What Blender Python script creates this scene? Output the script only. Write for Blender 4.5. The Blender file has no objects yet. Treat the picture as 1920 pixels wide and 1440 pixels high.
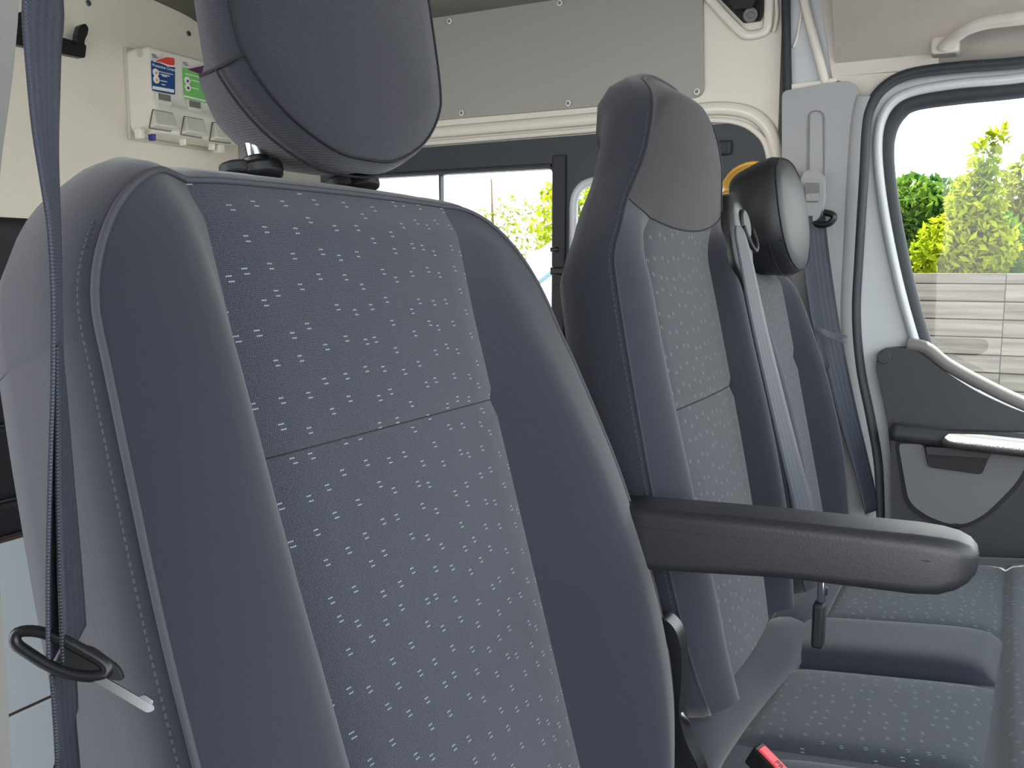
import bpy, bmesh, math, random
from math import sin, cos, tan, radians, pi, sqrt, atan, exp
from mathutils import Vector, Matrix
from mathutils.geometry import tessellate_polygon

SC = bpy.context.scene
COL = SC.collection
EYE = 1.60                         # camera height above the ground

# ------------------------------------------------------------------ camera
# world: x = towards the front of the van, y = towards its passenger side, z = up
F_PX, HORIZON, U_LAT = 1700.0, 500.0, 900.0
PITCH = atan((720 - HORIZON) / F_PX)
YAW = atan(U_LAT * cos(PITCH) / F_PX)
C_POS = Vector((0, 0, EYE))
_lh = Vector((-sin(YAW), cos(YAW), 0))
C_D = _lh * cos(PITCH) - Vector((0, 0, 1)) * sin(PITCH)
C_U = _lh * sin(PITCH) + Vector((0, 0, 1)) * cos(PITCH)
C_R = Vector((cos(YAW), sin(YAW), 0))
cam_d = bpy.data.cameras.new('camera')
cam_d.sensor_width = 36
cam_d.lens = 36 * F_PX / 1920
cam_d.clip_start = 0.01
cam = bpy.data.objects.new('camera', cam_d)
COL.objects.link(cam)
m = Matrix((C_R, C_U, -C_D)).transposed().to_4x4()
m.translation = C_POS
cam.matrix_world = m
SC.camera = cam

# ------------------------------------------------------------------ light
SC.view_settings.view_transform = 'Standard'
SC.view_settings.look = 'None'
SC.view_settings.gamma = 1
SC.view_settings.use_curve_mapping = False
SC.view_settings.exposure = 1.12
SKY = 2.5
world = bpy.data.worlds.new('sky')
SC.world = world
world.use_nodes = True
wn = world.node_tree
bg = wn.nodes['Background']
tc = wn.nodes.new('ShaderNodeTexCoord')
sep = wn.nodes.new('ShaderNodeSeparateXYZ')
rmp = wn.nodes.new('ShaderNodeValToRGB')
rmp.color_ramp.elements[0].position = 0.0
rmp.color_ramp.elements[0].color = (1.0, 0.99, 0.96, 1)
rmp.color_ramp.elements[1].position = 1.0
rmp.color_ramp.elements[1].color = (0.72, 0.86, 1.0, 1)
wn.links.new(tc.outputs['Generated'], sep.inputs[0])
wn.links.new(sep.outputs['Z'], rmp.inputs[0])
wn.links.new(rmp.outputs[0], bg.inputs[0])
bg.inputs[1].default_value = SKY
sun_d = bpy.data.lights.new('sun', 'SUN')
sun_d.energy = 14.0
sun_d.angle = radians(0.6)
sun_d.color = (1.0, 0.95, 0.86)
sun = bpy.data.objects.new('sun', sun_d)
COL.objects.link(sun)
SUN_DIR = Vector((-0.22, 0.27, 0.85)).normalized()      # towards the sun
sun.rotation_euler = (-SUN_DIR).to_track_quat('-Z', 'Y').to_euler()
sun.location = (4, 2, 6)


# ------------------------------------------------------------------ geometry helpers
def ray(px, py):
    return C_D + C_R * ((px - 960) / F_PX) + C_U * ((720 - py) / F_PX)

def hit(px, py, p0, n):
    r = ray(px, py)
    p0 = Vector(p0); n = Vector(n)
    return C_POS + r * ((p0 - C_POS).dot(n) / r.dot(n))

def wx(px, py, x): return hit(px, py, (x, 0, 0), (1, 0, 0))     # point on the cross plane x
def wy(px, py, y): return hit(px, py, (0, y, 0), (0, 1, 0))     # point on the side plane y
def wz(px, py, z): return hit(px, py, (0, 0, z), (0, 0, 1))
def V(x, y, z): return Vector((x, y, z + EYE))                  # heights given from the eye level

def origin_of(o):
    p = Vector((0, 0, 0))
    while o is not None:
        p += o.location; o = o.parent
    return p

def link(o, parent=None):
    COL.objects.link(o)
    if parent is not None:
        o.parent = parent
    return o

def mesh(name, verts, faces, mat, parent=None, smooth=False, uvs=None, bevel=0, sub=0, segs=2, solid=0):
    off = origin_of(parent)
    me = bpy.data.meshes.new(name)
    me.from_pydata([Vector(v) - off for v in verts], [], faces)
    me.update()
    bm = bmesh.new(); bm.from_mesh(me)
    bmesh.ops.recalc_face_normals(bm, faces=bm.faces)
    bm.to_mesh(me); bm.free()
    if uvs is not None:
        ul = me.uv_layers.new(name='UVMap')
        for l in me.loops:
            ul.data[l.index].uv = uvs[l.vertex_index]
    if smooth:
        for p in me.polygons: p.use_smooth = True
    if mat: me.materials.append(mat)
    o = bpy.data.objects.new(name, me)
    link(o, parent)
    if solid:
        md = o.modifiers.new('thick', 'SOLIDIFY'); md.thickness = solid; md.offset = -1
    if sub:
        md = o.modifiers.new('sub', 'SUBSURF'); md.levels = md.render_levels = sub
    if bevel:
        md = o.modifiers.new('bev', 'BEVEL'); md.width = bevel; md.segments = segs
        md.limit_method = 'ANGLE'; md.angle_limit = radians(35)
        md.use_clamp_overlap = True
        for p in me.polygons: p.use_smooth = True
        try:
            me.set_sharp_from_angle(angle=radians(35))
        except Exception:
            pass
    return o

def empty(name, loc):
    o = bpy.data.objects.new(name, None)
    o.location = loc
    o.empty_display_size = 0.05
    return link(o)

def tag(o, label=None, cat=None, group=None, kind=None):
    if label: o['label'] = label
    if cat: o['category'] = cat
    if group: o['group'] = group
    if kind: o['kind'] = kind
    return o

def plate(name, loops, direction, mat, parent=None, bevel=0.0, segs=2):
    """flat piece with an outline and holes, made thick along a direction"""
    if not isinstance(loops[0], (list, tuple)): loops = [loops]
    loops = [[Vector(p) for p in lp] for lp in loops]
    d = Vector(direction)
    flat = [p for lp in loops for p in lp]
    n = len(flat)
    tris = tessellate_polygon(loops)
    verts = flat + [p + d for p in flat]
    faces = [tuple(t) for t in tris] + [tuple(i + n for i in reversed(t)) for t in tris]
    k = 0
    for lp in loops:
        c = len(lp)
        for i in range(c):
            a, b = k + i, k + (i + 1) % c
            faces.append((a, b, b + n, a + n))
        k += c
    return mesh(name, verts, faces, mat, parent, bevel=bevel, segs=segs)

def spline(pts, n=8, closed=False):
    pts = [Vector(p) for p in pts]
    out = []
    N = len(pts)
    rng = range(N) if closed else range(N - 1)
    for i in rng:
        p1, p2 = pts[i], pts[(i + 1) % N]
        p0 = pts[(i - 1) % N] if closed or i > 0 else p1
        p3 = pts[(i + 2) % N] if closed or i < N - 2 else p2
        for k in range(n):
            t = k / n
            out.append(0.5 * ((2 * p1) + (p2 - p0) * t + (2 * p0 - 5 * p1 + 4 * p2 - p3) * t * t + (3 * p1 - p0 - 3 * p2 + p3) * t ** 3))
    if not closed: out.append(pts[-1])
    return out

def rounded(pts, r, n=5):
    """round the corners of a polygon of world points; r a number or one per corner"""
    pts = [Vector(p) for p in pts]
    out = []
    N = len(pts)
    for i in range(N):
        p, a, b = pts[i], pts[i - 1], pts[(i + 1) % N]
        ri = r[i] if isinstance(r, (list, tuple)) else r
        ri = min(ri, (a - p).length * 0.48, (b - p).length * 0.48)
        if ri < 1e-5:
            out.append(p); continue
        s = p + (a - p).normalized() * ri
        e = p + (b - p).normalized() * ri
        for k in range(n + 1):
            t = k / n
            out.append(s * (1 - t) ** 2 + p * 2 * t * (1 - t) + e * t * t)
    return out

def tube(name, path, rad, mat, parent=None, segs=8, closed=False, flat=None):
    """swept round section; flat=(w, h, up) gives an oval section"""
    path = [Vector(p) for p in path]
    N = len(path)
    verts, faces = [], []
    up = Vector(flat[2]) if flat else None
    prev = None
    for i, p in enumerate(path):
        if closed: t = path[(i + 1) % N] - path[i - 1]
        else: t = path[min(i + 1, N - 1)] - path[max(i - 1, 0)]
        t.normalize()
        if up is not None: a = up - t * up.dot(t)
        elif prev is None:
            a = Vector((0, 0, 1)) - t * t.z
            if a.length < 0.2: a = Vector((1, 0, 0)) - t * t.x
        else: a = prev - t * prev.dot(t)
        a.normalize(); prev = a
        b = t.cross(a)
        r = rad[i] if isinstance(rad, (list, tuple)) else rad
        for k in range(segs):
            an = 2 * pi * k / segs
            if flat: verts.append(p + a * (cos(an) * flat[1]) + b * (sin(an) * flat[0]))
            else: verts.append(p + a * (cos(an) * r) + b * (sin(an) * r))
    for i in range(N if closed else N - 1):
        j = (i + 1) % N
        for k in range(segs):
            l = (k + 1) % segs
            faces.append((i * segs + k, i * segs + l, j * segs + l, j * segs + k))
    if not closed:
        faces.append(tuple(range(segs)))
        faces.append(tuple((N - 1) * segs + k for k in range(segs)))
    return mesh(name, verts, faces, mat, parent, smooth=True)

def box(name, lo, hi, mat, parent=None, bevel=0.0, segs=3, sub=0):
    x0, y0, z0 = lo; x1, y1, z1 = hi
    vs = [(x0, y0, z0), (x1, y0, z0), (x1, y1, z0), (x0, y1, z0), (x0, y0, z1), (x1, y0, z1), (x1, y1, z1), (x0, y1, z1)]
    fs = [(0, 3, 2, 1), (4, 5, 6, 7), (0, 1, 5, 4), (1, 2, 6, 5), (2, 3, 7, 6), (3, 0, 4, 7)]
    return mesh(name, vs, fs, mat, parent, bevel=bevel, segs=segs, sub=sub)

def disc(name, c, axis, r, depth, mat, parent=None, n=20, bevel=0.0, r2=None):
    axis = Vector(axis).normalized(); c = Vector(c)
    a = axis.orthogonal().normalized(); b = axis.cross(a)
    r2 = r if r2 is None else r2
    vs, fs = [], []
    for k in range(n):
        q = 2 * pi * k / n
        vs.append(c + a * cos(q) * r + b * sin(q) * r)
    for k in range(n):
        q = 2 * pi * k / n
        vs.append(c + axis * depth + a * cos(q) * r2 + b * sin(q) * r2)
    fs = [tuple(range(n)), tuple(range(n, 2 * n))] + [(k, (k + 1) % n, n + (k + 1) % n, n + k) for k in range(n)]
    return mesh(name, vs, fs, mat, parent, bevel=bevel)

def ribbon(name, stations, mat, parent=None, thick=0.0012, ribs=6):
    """webbing: stations are (centre, half-width vector)"""
    vs, fs, uv = [], [], []
    L = 0
    pc = None
    for c, w in stations:
        c = Vector(c); w = Vector(w)
        if pc is not None: L += (c - pc).length
        pc = c
        for k in range(ribs + 1):
            s = -1 + 2 * k / ribs
            vs.append(c + w * s); uv.append((w.length * s, L))
    n = ribs + 1
    for i in range(len(stations) - 1):
        for k in range(ribs):
            fs.append((i * n + k, i * n + k + 1, (i + 1) * n + k + 1, (i + 1) * n + k))
    return mesh(name, vs, fs, mat, parent, smooth=True, uvs=uv, solid=thick)

def text_mesh(name, body, size, origin, xdir, ydir, mat, parent=None, depth=0.0002):
    cu = bpy.data.curves.new(name, 'FONT')
    cu.body = body; cu.size = size; cu.extrude = depth
    tmp = bpy.data.objects.new(name + '_tmp', cu)
    COL.objects.link(tmp)
    dg = bpy.context.evaluated_depsgraph_get()
    me = bpy.data.meshes.new_from_object(tmp.evaluated_get(dg))
    bpy.data.objects.remove(tmp)
    x = Vector(xdir).normalized(); y = Vector(ydir).normalized(); z = x.cross(y)
    off = origin_of(parent)
    for v in me.vertices:
        v.co = Vector(origin) - off + x * v.co.x + y * v.co.y + z * v.co.z
    me.materials.clear(); me.materials.append(mat)
    o = bpy.data.objects.new(name, me)
    return link(o, parent)


# ------------------------------------------------------------------ materials
def new_mat(name):
    mt = bpy.data.materials.new(name); mt.use_nodes = True
    nt = mt.node_tree
    return mt, nt, nt.nodes['Principled BSDF']

def lin(c):
    return tuple(((v / 255) / 12.92 if v / 255 <= 0.04045 else ((v / 255 + 0.055) / 1.055) ** 2.4) for v in c) + (1,)

def plain(name, rgb, rough=0.5, metal=0.0, noise=0.0, nscale=40, bump=0.0, bscale=300, spec=0.5):
    mt, nt, b = new_mat(name)
    b.inputs['Base Color'].default_value = lin(rgb)
    b.inputs['Roughness'].default_value = rough
    b.inputs['Metallic'].default_value = metal
    b.inputs['Specular IOR Level'].default_value = spec
    tco = nt.nodes.new('ShaderNodeTexCoord')
    if noise:
        nz = nt.nodes.new('ShaderNodeTexNoise'); nz.inputs['Scale'].default_value = nscale
        nz.inputs['Detail'].default_value = 5
        nt.links.new(tco.outputs['Object'], nz.inputs['Vector'])
        mx = nt.nodes.new('ShaderNodeMix'); mx.data_type = 'RGBA'; mx.blend_type = 'MULTIPLY'
        mp = nt.nodes.new('ShaderNodeMapRange')
        mp.inputs['To Min'].default_value = 1 - noise; mp.inputs['To Max'].default_value = 1 + noise
        nt.links.new(nz.outputs['Fac'], mp.inputs['Value'])
        mx.inputs['Factor'].default_value = 1
        mx.inputs['A'].default_value = lin(rgb)
        nt.links.new(mp.outputs[0], mx.inputs['B'])
        nt.links.new(mx.outputs['Result'], b.inputs['Base Color'])
    if bump:
        nz = nt.nodes.new('ShaderNodeTexNoise'); nz.inputs['Scale'].default_value = bscale
        nz.inputs['Detail'].default_value = 3
        nt.links.new(tco.outputs['Object'], nz.inputs['Vector'])
        bp = nt.nodes.new('ShaderNodeBump'); bp.inputs['Strength'].default_value = bump
        bp.inputs['Distance'].default_value = 0.001
        nt.links.new(nz.outputs['Fac'], bp.inputs['Height'])
        nt.links.new(bp.outputs[0], b.inputs['Normal'])
    return mt

def fabric(name, rgb, ribs=0, strength=0.35, sheen=0.25):
    """plain woven seat cloth with a fine ribbed relief"""
    mt, nt, b = new_mat(name)
    tco = nt.nodes.new('ShaderNodeTexCoord')
    wv = nt.nodes.new('ShaderNodeTexWave'); wv.bands_direction = 'Z'
    wv.inputs['Scale'].default_value = ribs; wv.inputs['Distortion'].default_value = 1.0
    nt.links.new(tco.outputs['Object'], wv.inputs['Vector'])
    nz = nt.nodes.new('ShaderNodeTexNoise'); nz.inputs['Scale'].default_value = 1400
    nt.links.new(tco.outputs['Object'], nz.inputs['Vector'])
    ad = nt.nodes.new('ShaderNodeMath'); ad.operation = 'ADD'
    if ribs: nt.links.new(wv.outputs['Fac'], ad.inputs[0])
    nt.links.new(nz.outputs['Fac'], ad.inputs[1])
    bp = nt.nodes.new('ShaderNodeBump'); bp.inputs['Strength'].default_value = strength; bp.inputs['Distance'].default_value = 0.0006
    nt.links.new(ad.outputs[0], bp.inputs['Height'])
    nt.links.new(bp.outputs[0], b.inputs['Normal'])
    mp = nt.nodes.new('ShaderNodeMapRange'); mp.inputs['To Min'].default_value = 0.86; mp.inputs['To Max'].default_value = 1.14
    nt.links.new(nz.outputs['Fac'], mp.inputs['Value'])
    mx = nt.nodes.new('ShaderNodeMix'); mx.data_type = 'RGBA'; mx.blend_type = 'MULTIPLY'; mx.inputs['Factor'].default_value = 1
    mx.inputs['A'].default_value = lin(rgb)
    nt.links.new(mp.outputs[0], mx.inputs['B'])
    nt.links.new(mx.outputs['Result'], b.inputs['Base Color'])
    b.inputs['Roughness'].default_value = 0.85
    b.inputs['Specular IOR Level'].default_value = 0.25
    b.inputs['Sheen Weight'].default_value = sheen
    b.inputs['Sheen Roughness'].default_value = 0.5
    return mt

def pattern_fabric(name, base, mark, cell=(0.0205, 0.0195), turn=False):
    """melange cloth with woven pairs of short pale dashes (uv in metres)"""
    mt, nt, b = new_mat(name)
    N, Lk = nt.nodes, nt.links
    uv = N.new('ShaderNodeUVMap'); uv.uv_map = 'UVMap'
    sp = N.new('ShaderNodeSeparateXYZ'); Lk.new(uv.outputs[0], sp.inputs[0])
    X, Y = (sp.outputs[1], sp.outputs[0]) if turn else (sp.outputs[0], sp.outputs[1])
    def M(op, a, bb=None, c=None):
        n = N.new('ShaderNodeMath'); n.operation = op
        for i, v in enumerate((a, bb, c)):
            if v is None: continue
            if isinstance(v, (int, float)): n.inputs[i].default_value = v
            else: Lk.new(v, n.inputs[i])
        return n.outputs[0]
    sx = M('DIVIDE', X, cell[0])
    colid = M('FLOOR', sx)
    # every column of dashes is shifted by its own amount
    wn1 = N.new('ShaderNodeTexWhiteNoise'); wn1.noise_dimensions = '1D'; Lk.new(colid, wn1.inputs['W'])
    sy = M('ADD', M('DIVIDE', Y, cell[1]), wn1.outputs['Value'])
    rowid = M('FLOOR', sy)
    cmb = N.new('ShaderNodeCombineXYZ'); Lk.new(colid, cmb.inputs[0]); Lk.new(rowid, cmb.inputs[1])
    wn2 = N.new('ShaderNodeTexWhiteNoise'); wn2.noise_dimensions = '3D'; Lk.new(cmb.outputs[0], wn2.inputs['Vector'])
    s2 = N.new('ShaderNodeSeparateColor'); Lk.new(wn2.outputs['Color'], s2.inputs[0])
    fx = M('MULTIPLY', M('SUBTRACT', M('SUBTRACT', M('FRACT', sx), 0.5), M('MULTIPLY', M('SUBTRACT', s2.outputs[0], 0.5), 0.62)), cell[0])
    fy = M('MULTIPLY', M('SUBTRACT', M('SUBTRACT', M('FRACT', sy), 0.5), M('MULTIPLY', M('SUBTRACT', s2.outputs[1], 0.5), 0.40)), cell[1])
    def dash(cx, cy):
        dx = M('ABSOLUTE', M('SUBTRACT', fx, cx)); dy = M('ABSOLUTE', M('SUBTRACT', fy, cy))
        inside = M('MULTIPLY', M('LESS_THAN', dx, 0.0019), M('LESS_THAN', dy, 0.00042))
        knots = M('LESS_THAN', M('ABSOLUTE', M('SUBTRACT', M('FRACT', M('DIVIDE', M('ADD', dx, 0.00065), 0.0013)), 0.5)), 0.40)
        return M('MULTIPLY', inside, knots)
    mask = M('MAXIMUM', dash(-0.0005, 0.0016), dash(0.0005, -0.0016))
    # melange ground
    nz = N.new('ShaderNodeTexNoise'); nz.inputs['Scale'].default_value = 1.0; nz.inputs['Detail'].default_value = 2
    mpv = N.new('ShaderNodeMapping'); mpv.inputs['Scale'].default_value = (700, 1300, 1)
    Lk.new(uv.outputs[0], mpv.inputs[0]); Lk.new(mpv.outputs[0], nz.inputs['Vector'])
    gr = N.new('ShaderNodeValToRGB')
    gr.color_ramp.elements[0].position = 0.30; gr.color_ramp.elements[0].color = tuple(0.55 * v for v in lin(base)[:3]) + (1,)
    gr.color_ramp.elements[1].position = 0.72; gr.color_ramp.elements[1].color = tuple(1.55 * v for v in lin(base)[:3]) + (1,)
    wa = N.new('ShaderNodeTexWave'); wa.bands_direction = 'X'; wa.inputs['Scale'].default_value = 230; wa.inputs['Distortion'].default_value = 0.6
    wb = N.new('ShaderNodeTexWave'); wb.bands_direction = 'Y'; wb.inputs['Scale'].default_value = 260; wb.inputs['Distortion'].default_value = 0.6
    Lk.new(uv.outputs[0], wa.inputs['Vector']); Lk.new(uv.outputs[0], wb.inputs['Vector'])
    wv_ = M('ADD', M('MULTIPLY', M('MULTIPLY', wa.outputs['Fac'], wb.outputs['Fac']), 0.42), M('MULTIPLY', nz.outputs['Fac'], 0.80))
    Lk.new(wv_, gr.inputs[0])
    mx = N.new('ShaderNodeMix'); mx.data_type = 'RGBA'
    Lk.new(mask, mx.inputs['Factor']); Lk.new(gr.outputs[0], mx.inputs['A']); mx.inputs['B'].default_value = lin(mark)
    Lk.new(mx.outputs['Result'], b.inputs['Base Color'])
    bp = N.new('ShaderNodeBump'); bp.inputs['Strength'].default_value = 0.5; bp.inputs['Distance'].default_value = 0.0007
    Lk.new(M('ADD', wv_, M('MULTIPLY', mask, 0.5)), bp.inputs['Height']); Lk.new(bp.outputs[0], b.inputs['Normal'])
    b.inputs['Roughness'].default_value = 0.9
    b.inputs['Specular IOR Level'].default_value = 0.2
    b.inputs['Sheen Weight'].default_value = 0.25
    return mt

def webbing_mat(name, rgb):
    mt, nt, b = new_mat(name)
    N, Lk = nt.nodes, nt.links
    uv = N.new('ShaderNodeUVMap'); uv.uv_map = 'UVMap'
    wv = N.new('ShaderNodeTexWave'); wv.bands_direction = 'X'; wv.inputs['Scale'].default_value = 33; wv.inputs['Distortion'].default_value = 0
    Lk.new(uv.outputs[0], wv.inputs['Vector'])
    wf = N.new('ShaderNodeTexWave'); wf.bands_direction = 'Y'; wf.inputs['Scale'].default_value = 260; wf.inputs['Distortion'].default_value = 0
    Lk.new(uv.outputs[0], wf.inputs['Vector'])
    mp = N.new('ShaderNodeMapRange'); mp.inputs['To Min'].default_value = 0.75; mp.inputs['To Max'].default_value = 1.25
    Lk.new(wv.outputs['Fac'], mp.inputs['Value'])
    mx = N.new('ShaderNodeMix'); mx.data_type = 'RGBA'; mx.blend_type = 'MULTIPLY'; mx.inputs['Factor'].default_value = 1
    mx.inputs['A'].default_value = lin(rgb); Lk.new(mp.outputs[0], mx.inputs['B'])
    Lk.new(mx.outputs['Result'], b.inputs['Base Color'])
    bp = N.new('ShaderNodeBump'); bp.inputs['Strength'].default_value = 0.4; bp.inputs['Distance'].default_value = 0.0006
    Lk.new(wf.outputs['Fac'], bp.inputs['Height']); Lk.new(bp.outputs[0], b.inputs['Normal'])
    b.inputs['Roughness'].default_value = 0.5
    return mt

def glass_mat(name, tint=(0.96, 0.98, 0.98), refl=0.02):
    mt = bpy.data.materials.new(name); mt.use_nodes = True
    nt = mt.node_tree; nt.nodes.clear()
    out = nt.nodes.new('ShaderNodeOutputMaterial')
    tr = nt.nodes.new('ShaderNodeBsdfTransparent'); tr.inputs[0].default_value = tint + (1,)
    gl = nt.nodes.new('ShaderNodeBsdfGlossy'); gl.inputs['Roughness'].default_value = 0.02
    mix = nt.nodes.new('ShaderNodeMixShader'); mix.inputs[0].default_value = refl
    nt.links.new(tr.outputs[0], mix.inputs[1]); nt.links.new(gl.outputs[0], mix.inputs[2])
    nt.links.new(mix.outputs[0], out.inputs[0])
    return mt

def leaf_mat(name, a, bb):
    mt = bpy.data.materials.new(name); mt.use_nodes = True
    nt = mt.node_tree; nt.nodes.clear()
    out = nt.nodes.new('ShaderNodeOutputMaterial')
    gi = nt.nodes.new('ShaderNodeTexCoord')
    nz = nt.nodes.new('ShaderNodeTexNoise'); nz.inputs['Scale'].default_value = 3.0
    nt.links.new(gi.outputs['Object'], nz.inputs['Vector'])
    rp = nt.nodes.new('ShaderNodeValToRGB')
    rp.color_ramp.elements[0].position = 0.35; rp.color_ramp.elements[0].color = lin(a)
    rp.color_ramp.elements[1].position = 0.65; rp.color_ramp.elements[1].color = lin(bb)
    nt.links.new(nz.outputs['Fac'], rp.inputs[0])
    df = nt.nodes.new('ShaderNodeBsdfDiffuse'); tl = nt.nodes.new('ShaderNodeBsdfTranslucent')
    nt.links.new(rp.outputs[0], df.inputs[0]); nt.links.new(rp.outputs[0], tl.inputs[0])
    mix = nt.nodes.new('ShaderNodeMixShader'); mix.inputs[0].default_value = 0.45
    nt.links.new(df.outputs[0], mix.inputs[1]); nt.links.new(tl.outputs[0], mix.inputs[2])
    nt.links.new(mix.outputs[0], out.inputs[0])
    return mt

def wood_mat(name, a, bb):
    mt, nt, b = new_mat(name)
    N, Lk = nt.nodes, nt.links
    tco = N.new('ShaderNodeTexCoord'); oi = N.new('ShaderNodeObjectInfo')
    ad = N.new('ShaderNodeVectorMath'); ad.operation = 'ADD'
    Lk.new(tco.outputs['Object'], ad.inputs[0])
    mu = N.new('ShaderNodeMath'); mu.operation = 'MULTIPLY'; mu.inputs[1].default_value = 40
    Lk.new(oi.outputs['Random'], mu.inputs[0]); Lk.new(mu.outputs[0], ad.inputs[1])
    mp = N.new('ShaderNodeMapping'); mp.inputs['Scale'].default_value = (1.2, 20, 26)
    Lk.new(ad.outputs[0], mp.inputs[0])
    nz = N.new('ShaderNodeTexNoise'); nz.inputs['Scale'].default_value = 1.0; nz.inputs['Detail'].default_value = 6
    Lk.new(mp.outputs[0], nz.inputs['Vector'])
    rp = N.new('ShaderNodeValToRGB')
    rp.color_ramp.elements[0].position = 0.3; rp.color_ramp.elements[0].color = lin(a)
    rp.color_ramp.elements[1].position = 0.7; rp.color_ramp.elements[1].color = lin(bb)
    Lk.new(nz.outputs['Fac'], rp.inputs[0]); Lk.new(rp.outputs[0], b.inputs['Base Color'])
    b.inputs['Roughness'].default_value = 0.85
    return mt

M = {}
M['cloth'] = fabric('dark_seat_cloth', (42, 44, 54))
M['cloth_hr'] = fabric('ribbed_headrest_cloth', (42, 44, 53), ribs=250, strength=0.45)
M['insert'] = pattern_fabric('dashed_melange_cloth', (58, 60, 70), (140, 156, 166))
M['insert_bench'] = pattern_fabric('dashed_melange_cloth_bench', (54, 57, 64), (136, 148, 154), turn=True)  # driver seat cloth darkened to offset stronger light on the bench
M['insert_cushion'] = pattern_fabric('dashed_melange_cloth_cushion', (50, 54, 62), (138, 150, 156), turn=False)  # same cloth, darkened likewise for the bench cushions
M['cloth_hood'] = fabric('charcoal_hood_cloth', (27, 28, 31))
M['piping'] = plain('seam_piping', (66, 66, 74), 0.8)
M['seam'] = plain('dark_seam', (28, 28, 34), 0.9)
M['thread'] = plain('pale_thread', (62, 64, 72), 0.8)
M['leather'] = plain('black_grained_vinyl', (33, 35, 39), 0.52, bump=0.25, bscale=500)
M['armrest'] = plain('grained_armrest_vinyl', (42, 42, 47), 0.42, bump=0.25, bscale=900)
M['black'] = plain('black_plastic', (24, 25, 28), 0.35)
M['blackmatt'] = plain('matt_black_plastic', (30, 31, 35), 0.6, bump=0.2, bscale=600)
M['chrome'] = plain('polished_steel', (205, 207, 215), 0.18, 1.0)
M['steel'] = plain('brushed_steel', (150, 152, 156), 0.35, 1.0)
M['cream'] = plain('cream_bulkhead_board', (234, 226, 210), 0.6, noise=0.02, nscale=3)
M['white'] = plain('gloss_white_paint', (228, 222, 212), 0.22, spec=0.6)
M['doorwhite'] = plain('white_door_paint', (200, 204, 208), 0.25, spec=0.6)
M['greypanel'] = plain('grey_lining_board', (160, 158, 152), 0.45, noise=0.02, nscale=4)
M['darktrim'] = plain('dark_window_trim', (50, 56, 64), 0.5)
M['darktrim2'] = plain('dark_window_trim_inner', (40, 45, 52), 0.6)
M['rubber'] = plain('black_rubber_seal', (42, 47, 54), 0.6)
M['pillar'] = plain('grey_pillar_trim', (156, 158, 162), 0.55, bump=0.15, bscale=700)
M['pillar2'] = plain('mid_grey_pillar_trim', (112, 110, 107), 0.7)
M['headliner'] = plain('beige_grey_headliner', (206, 199, 191), 0.95, noise=0.03, nscale=60, bump=0.3, bscale=800)
M['ceil'] = plain('grey_roof_lining', (120, 117, 110), 0.9, noise=0.03)
M['doorcard'] = plain('charcoal_door_plastic', (58, 60, 64), 0.55, bump=0.35, bscale=500)
M['doorcard2'] = plain('grey_door_pocket_panel', (112, 113, 117), 0.55, bump=0.2, bscale=500)
M['doorarm'] = plain('textured_charcoal_armrest', (70, 70, 72), 0.5, bump=0.9, bscale=330)
M['floor'] = plain('dark_rubber_floor', (50, 50, 52), 0.8, noise=0.1, nscale=30)
M['dispenser'] = plain('white_dispenser_plastic', (232, 228, 216), 0.3)
M['dispside'] = plain('dispenser_side_plastic', (205, 201, 192), 0.4)
M['button'] = plain('dispenser_button_plastic', (218, 214, 203), 0.35)
M['blue'] = plain('blue_print', (22, 72, 132), 0.4)
M['red'] = plain('red_print', (226, 72, 52), 0.4)
M['green'] = plain('green_print', (122, 196, 104), 0.4)
M['purple'] = plain('purple_print', (92, 48, 92), 0.4)
M['paper'] = plain('white_print', (240, 240, 236), 0.5)
M['greyprint'] = plain('grey_print', (120, 118, 116), 0.5)
M['smoke'] = plain('smoked_sight_window', (120, 122, 112), 0.15)
M['bluepeg'] = plain('blue_plastic_peg', (40, 52, 140), 0.4)
M['beltbluelit'] = webbing_mat('blue_lit_webbing', (58, 62, 76))  # upper strand of the driver belt: bluish light put into the webbing colour
M['beltgrey'] = webbing_mat('charcoal_webbing', (48, 52, 63))
M['redbtn'] = plain('red_release_button', (225, 78, 84), 0.35)
M['yellow'] = plain('yellow_orange_plastic', (226, 172, 62), 0.4)
M['locker'] = plain('pale_locker_laminate', (196, 206, 212), 0.4)
M['brown'] = plain('brown_edge', (74, 54, 52), 0.6)
M['glass'] = glass_mat('clear_glass')
M['screenglass'] = glass_mat('tinted_windscreen', (0.88, 0.92, 0.92), 0.03)
M['fence'] = wood_mat('weathered_fence_board', (76, 70, 63), (116, 109, 99))
M['bark'] = plain('bark', (84, 72, 58), 0.9, noise=0.3, nscale=20)
M['leafy'] = leaf_mat('yellow_green_leaves', (104, 124, 22), (150, 158, 30))
M['leafg'] = leaf_mat('green_leaves', (52, 84, 34), (96, 122, 40))
M['leafo'] = leaf_mat('olive_leaves', (92, 106, 38), (132, 136, 50))
M['tarmac'] = plain('grey_tarmac', (104, 106, 110), 0.95, noise=0.2, nscale=60)
M['carwhite'] = plain('white_car_paint', (236, 236, 236), 0.2)
M['carglass'] = plain('teal_car_glass', (70, 100, 104), 0.12, spec=0.35)
M['tyre'] = plain('tyre_rubber', (30, 30, 30), 0.8)
#STRUCTURE

# ================================================================== the van body (setting)
YW = 1.80
XB = -1.75
ZF, ZC = -0.92, 0.64

def Y(pts, y): return [wy(p[0], p[1], y) for p in pts]
def X(pts, x): return [wx(p[0], p[1], x) for p in pts]

# floor
fl = box('floor', V(XB - .04, -.14, ZF - .05), V(0.95, 1.86, ZF), M['floor'])
tag(fl, 'dark rubber floor of the van cab', 'floor', kind='structure')

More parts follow.
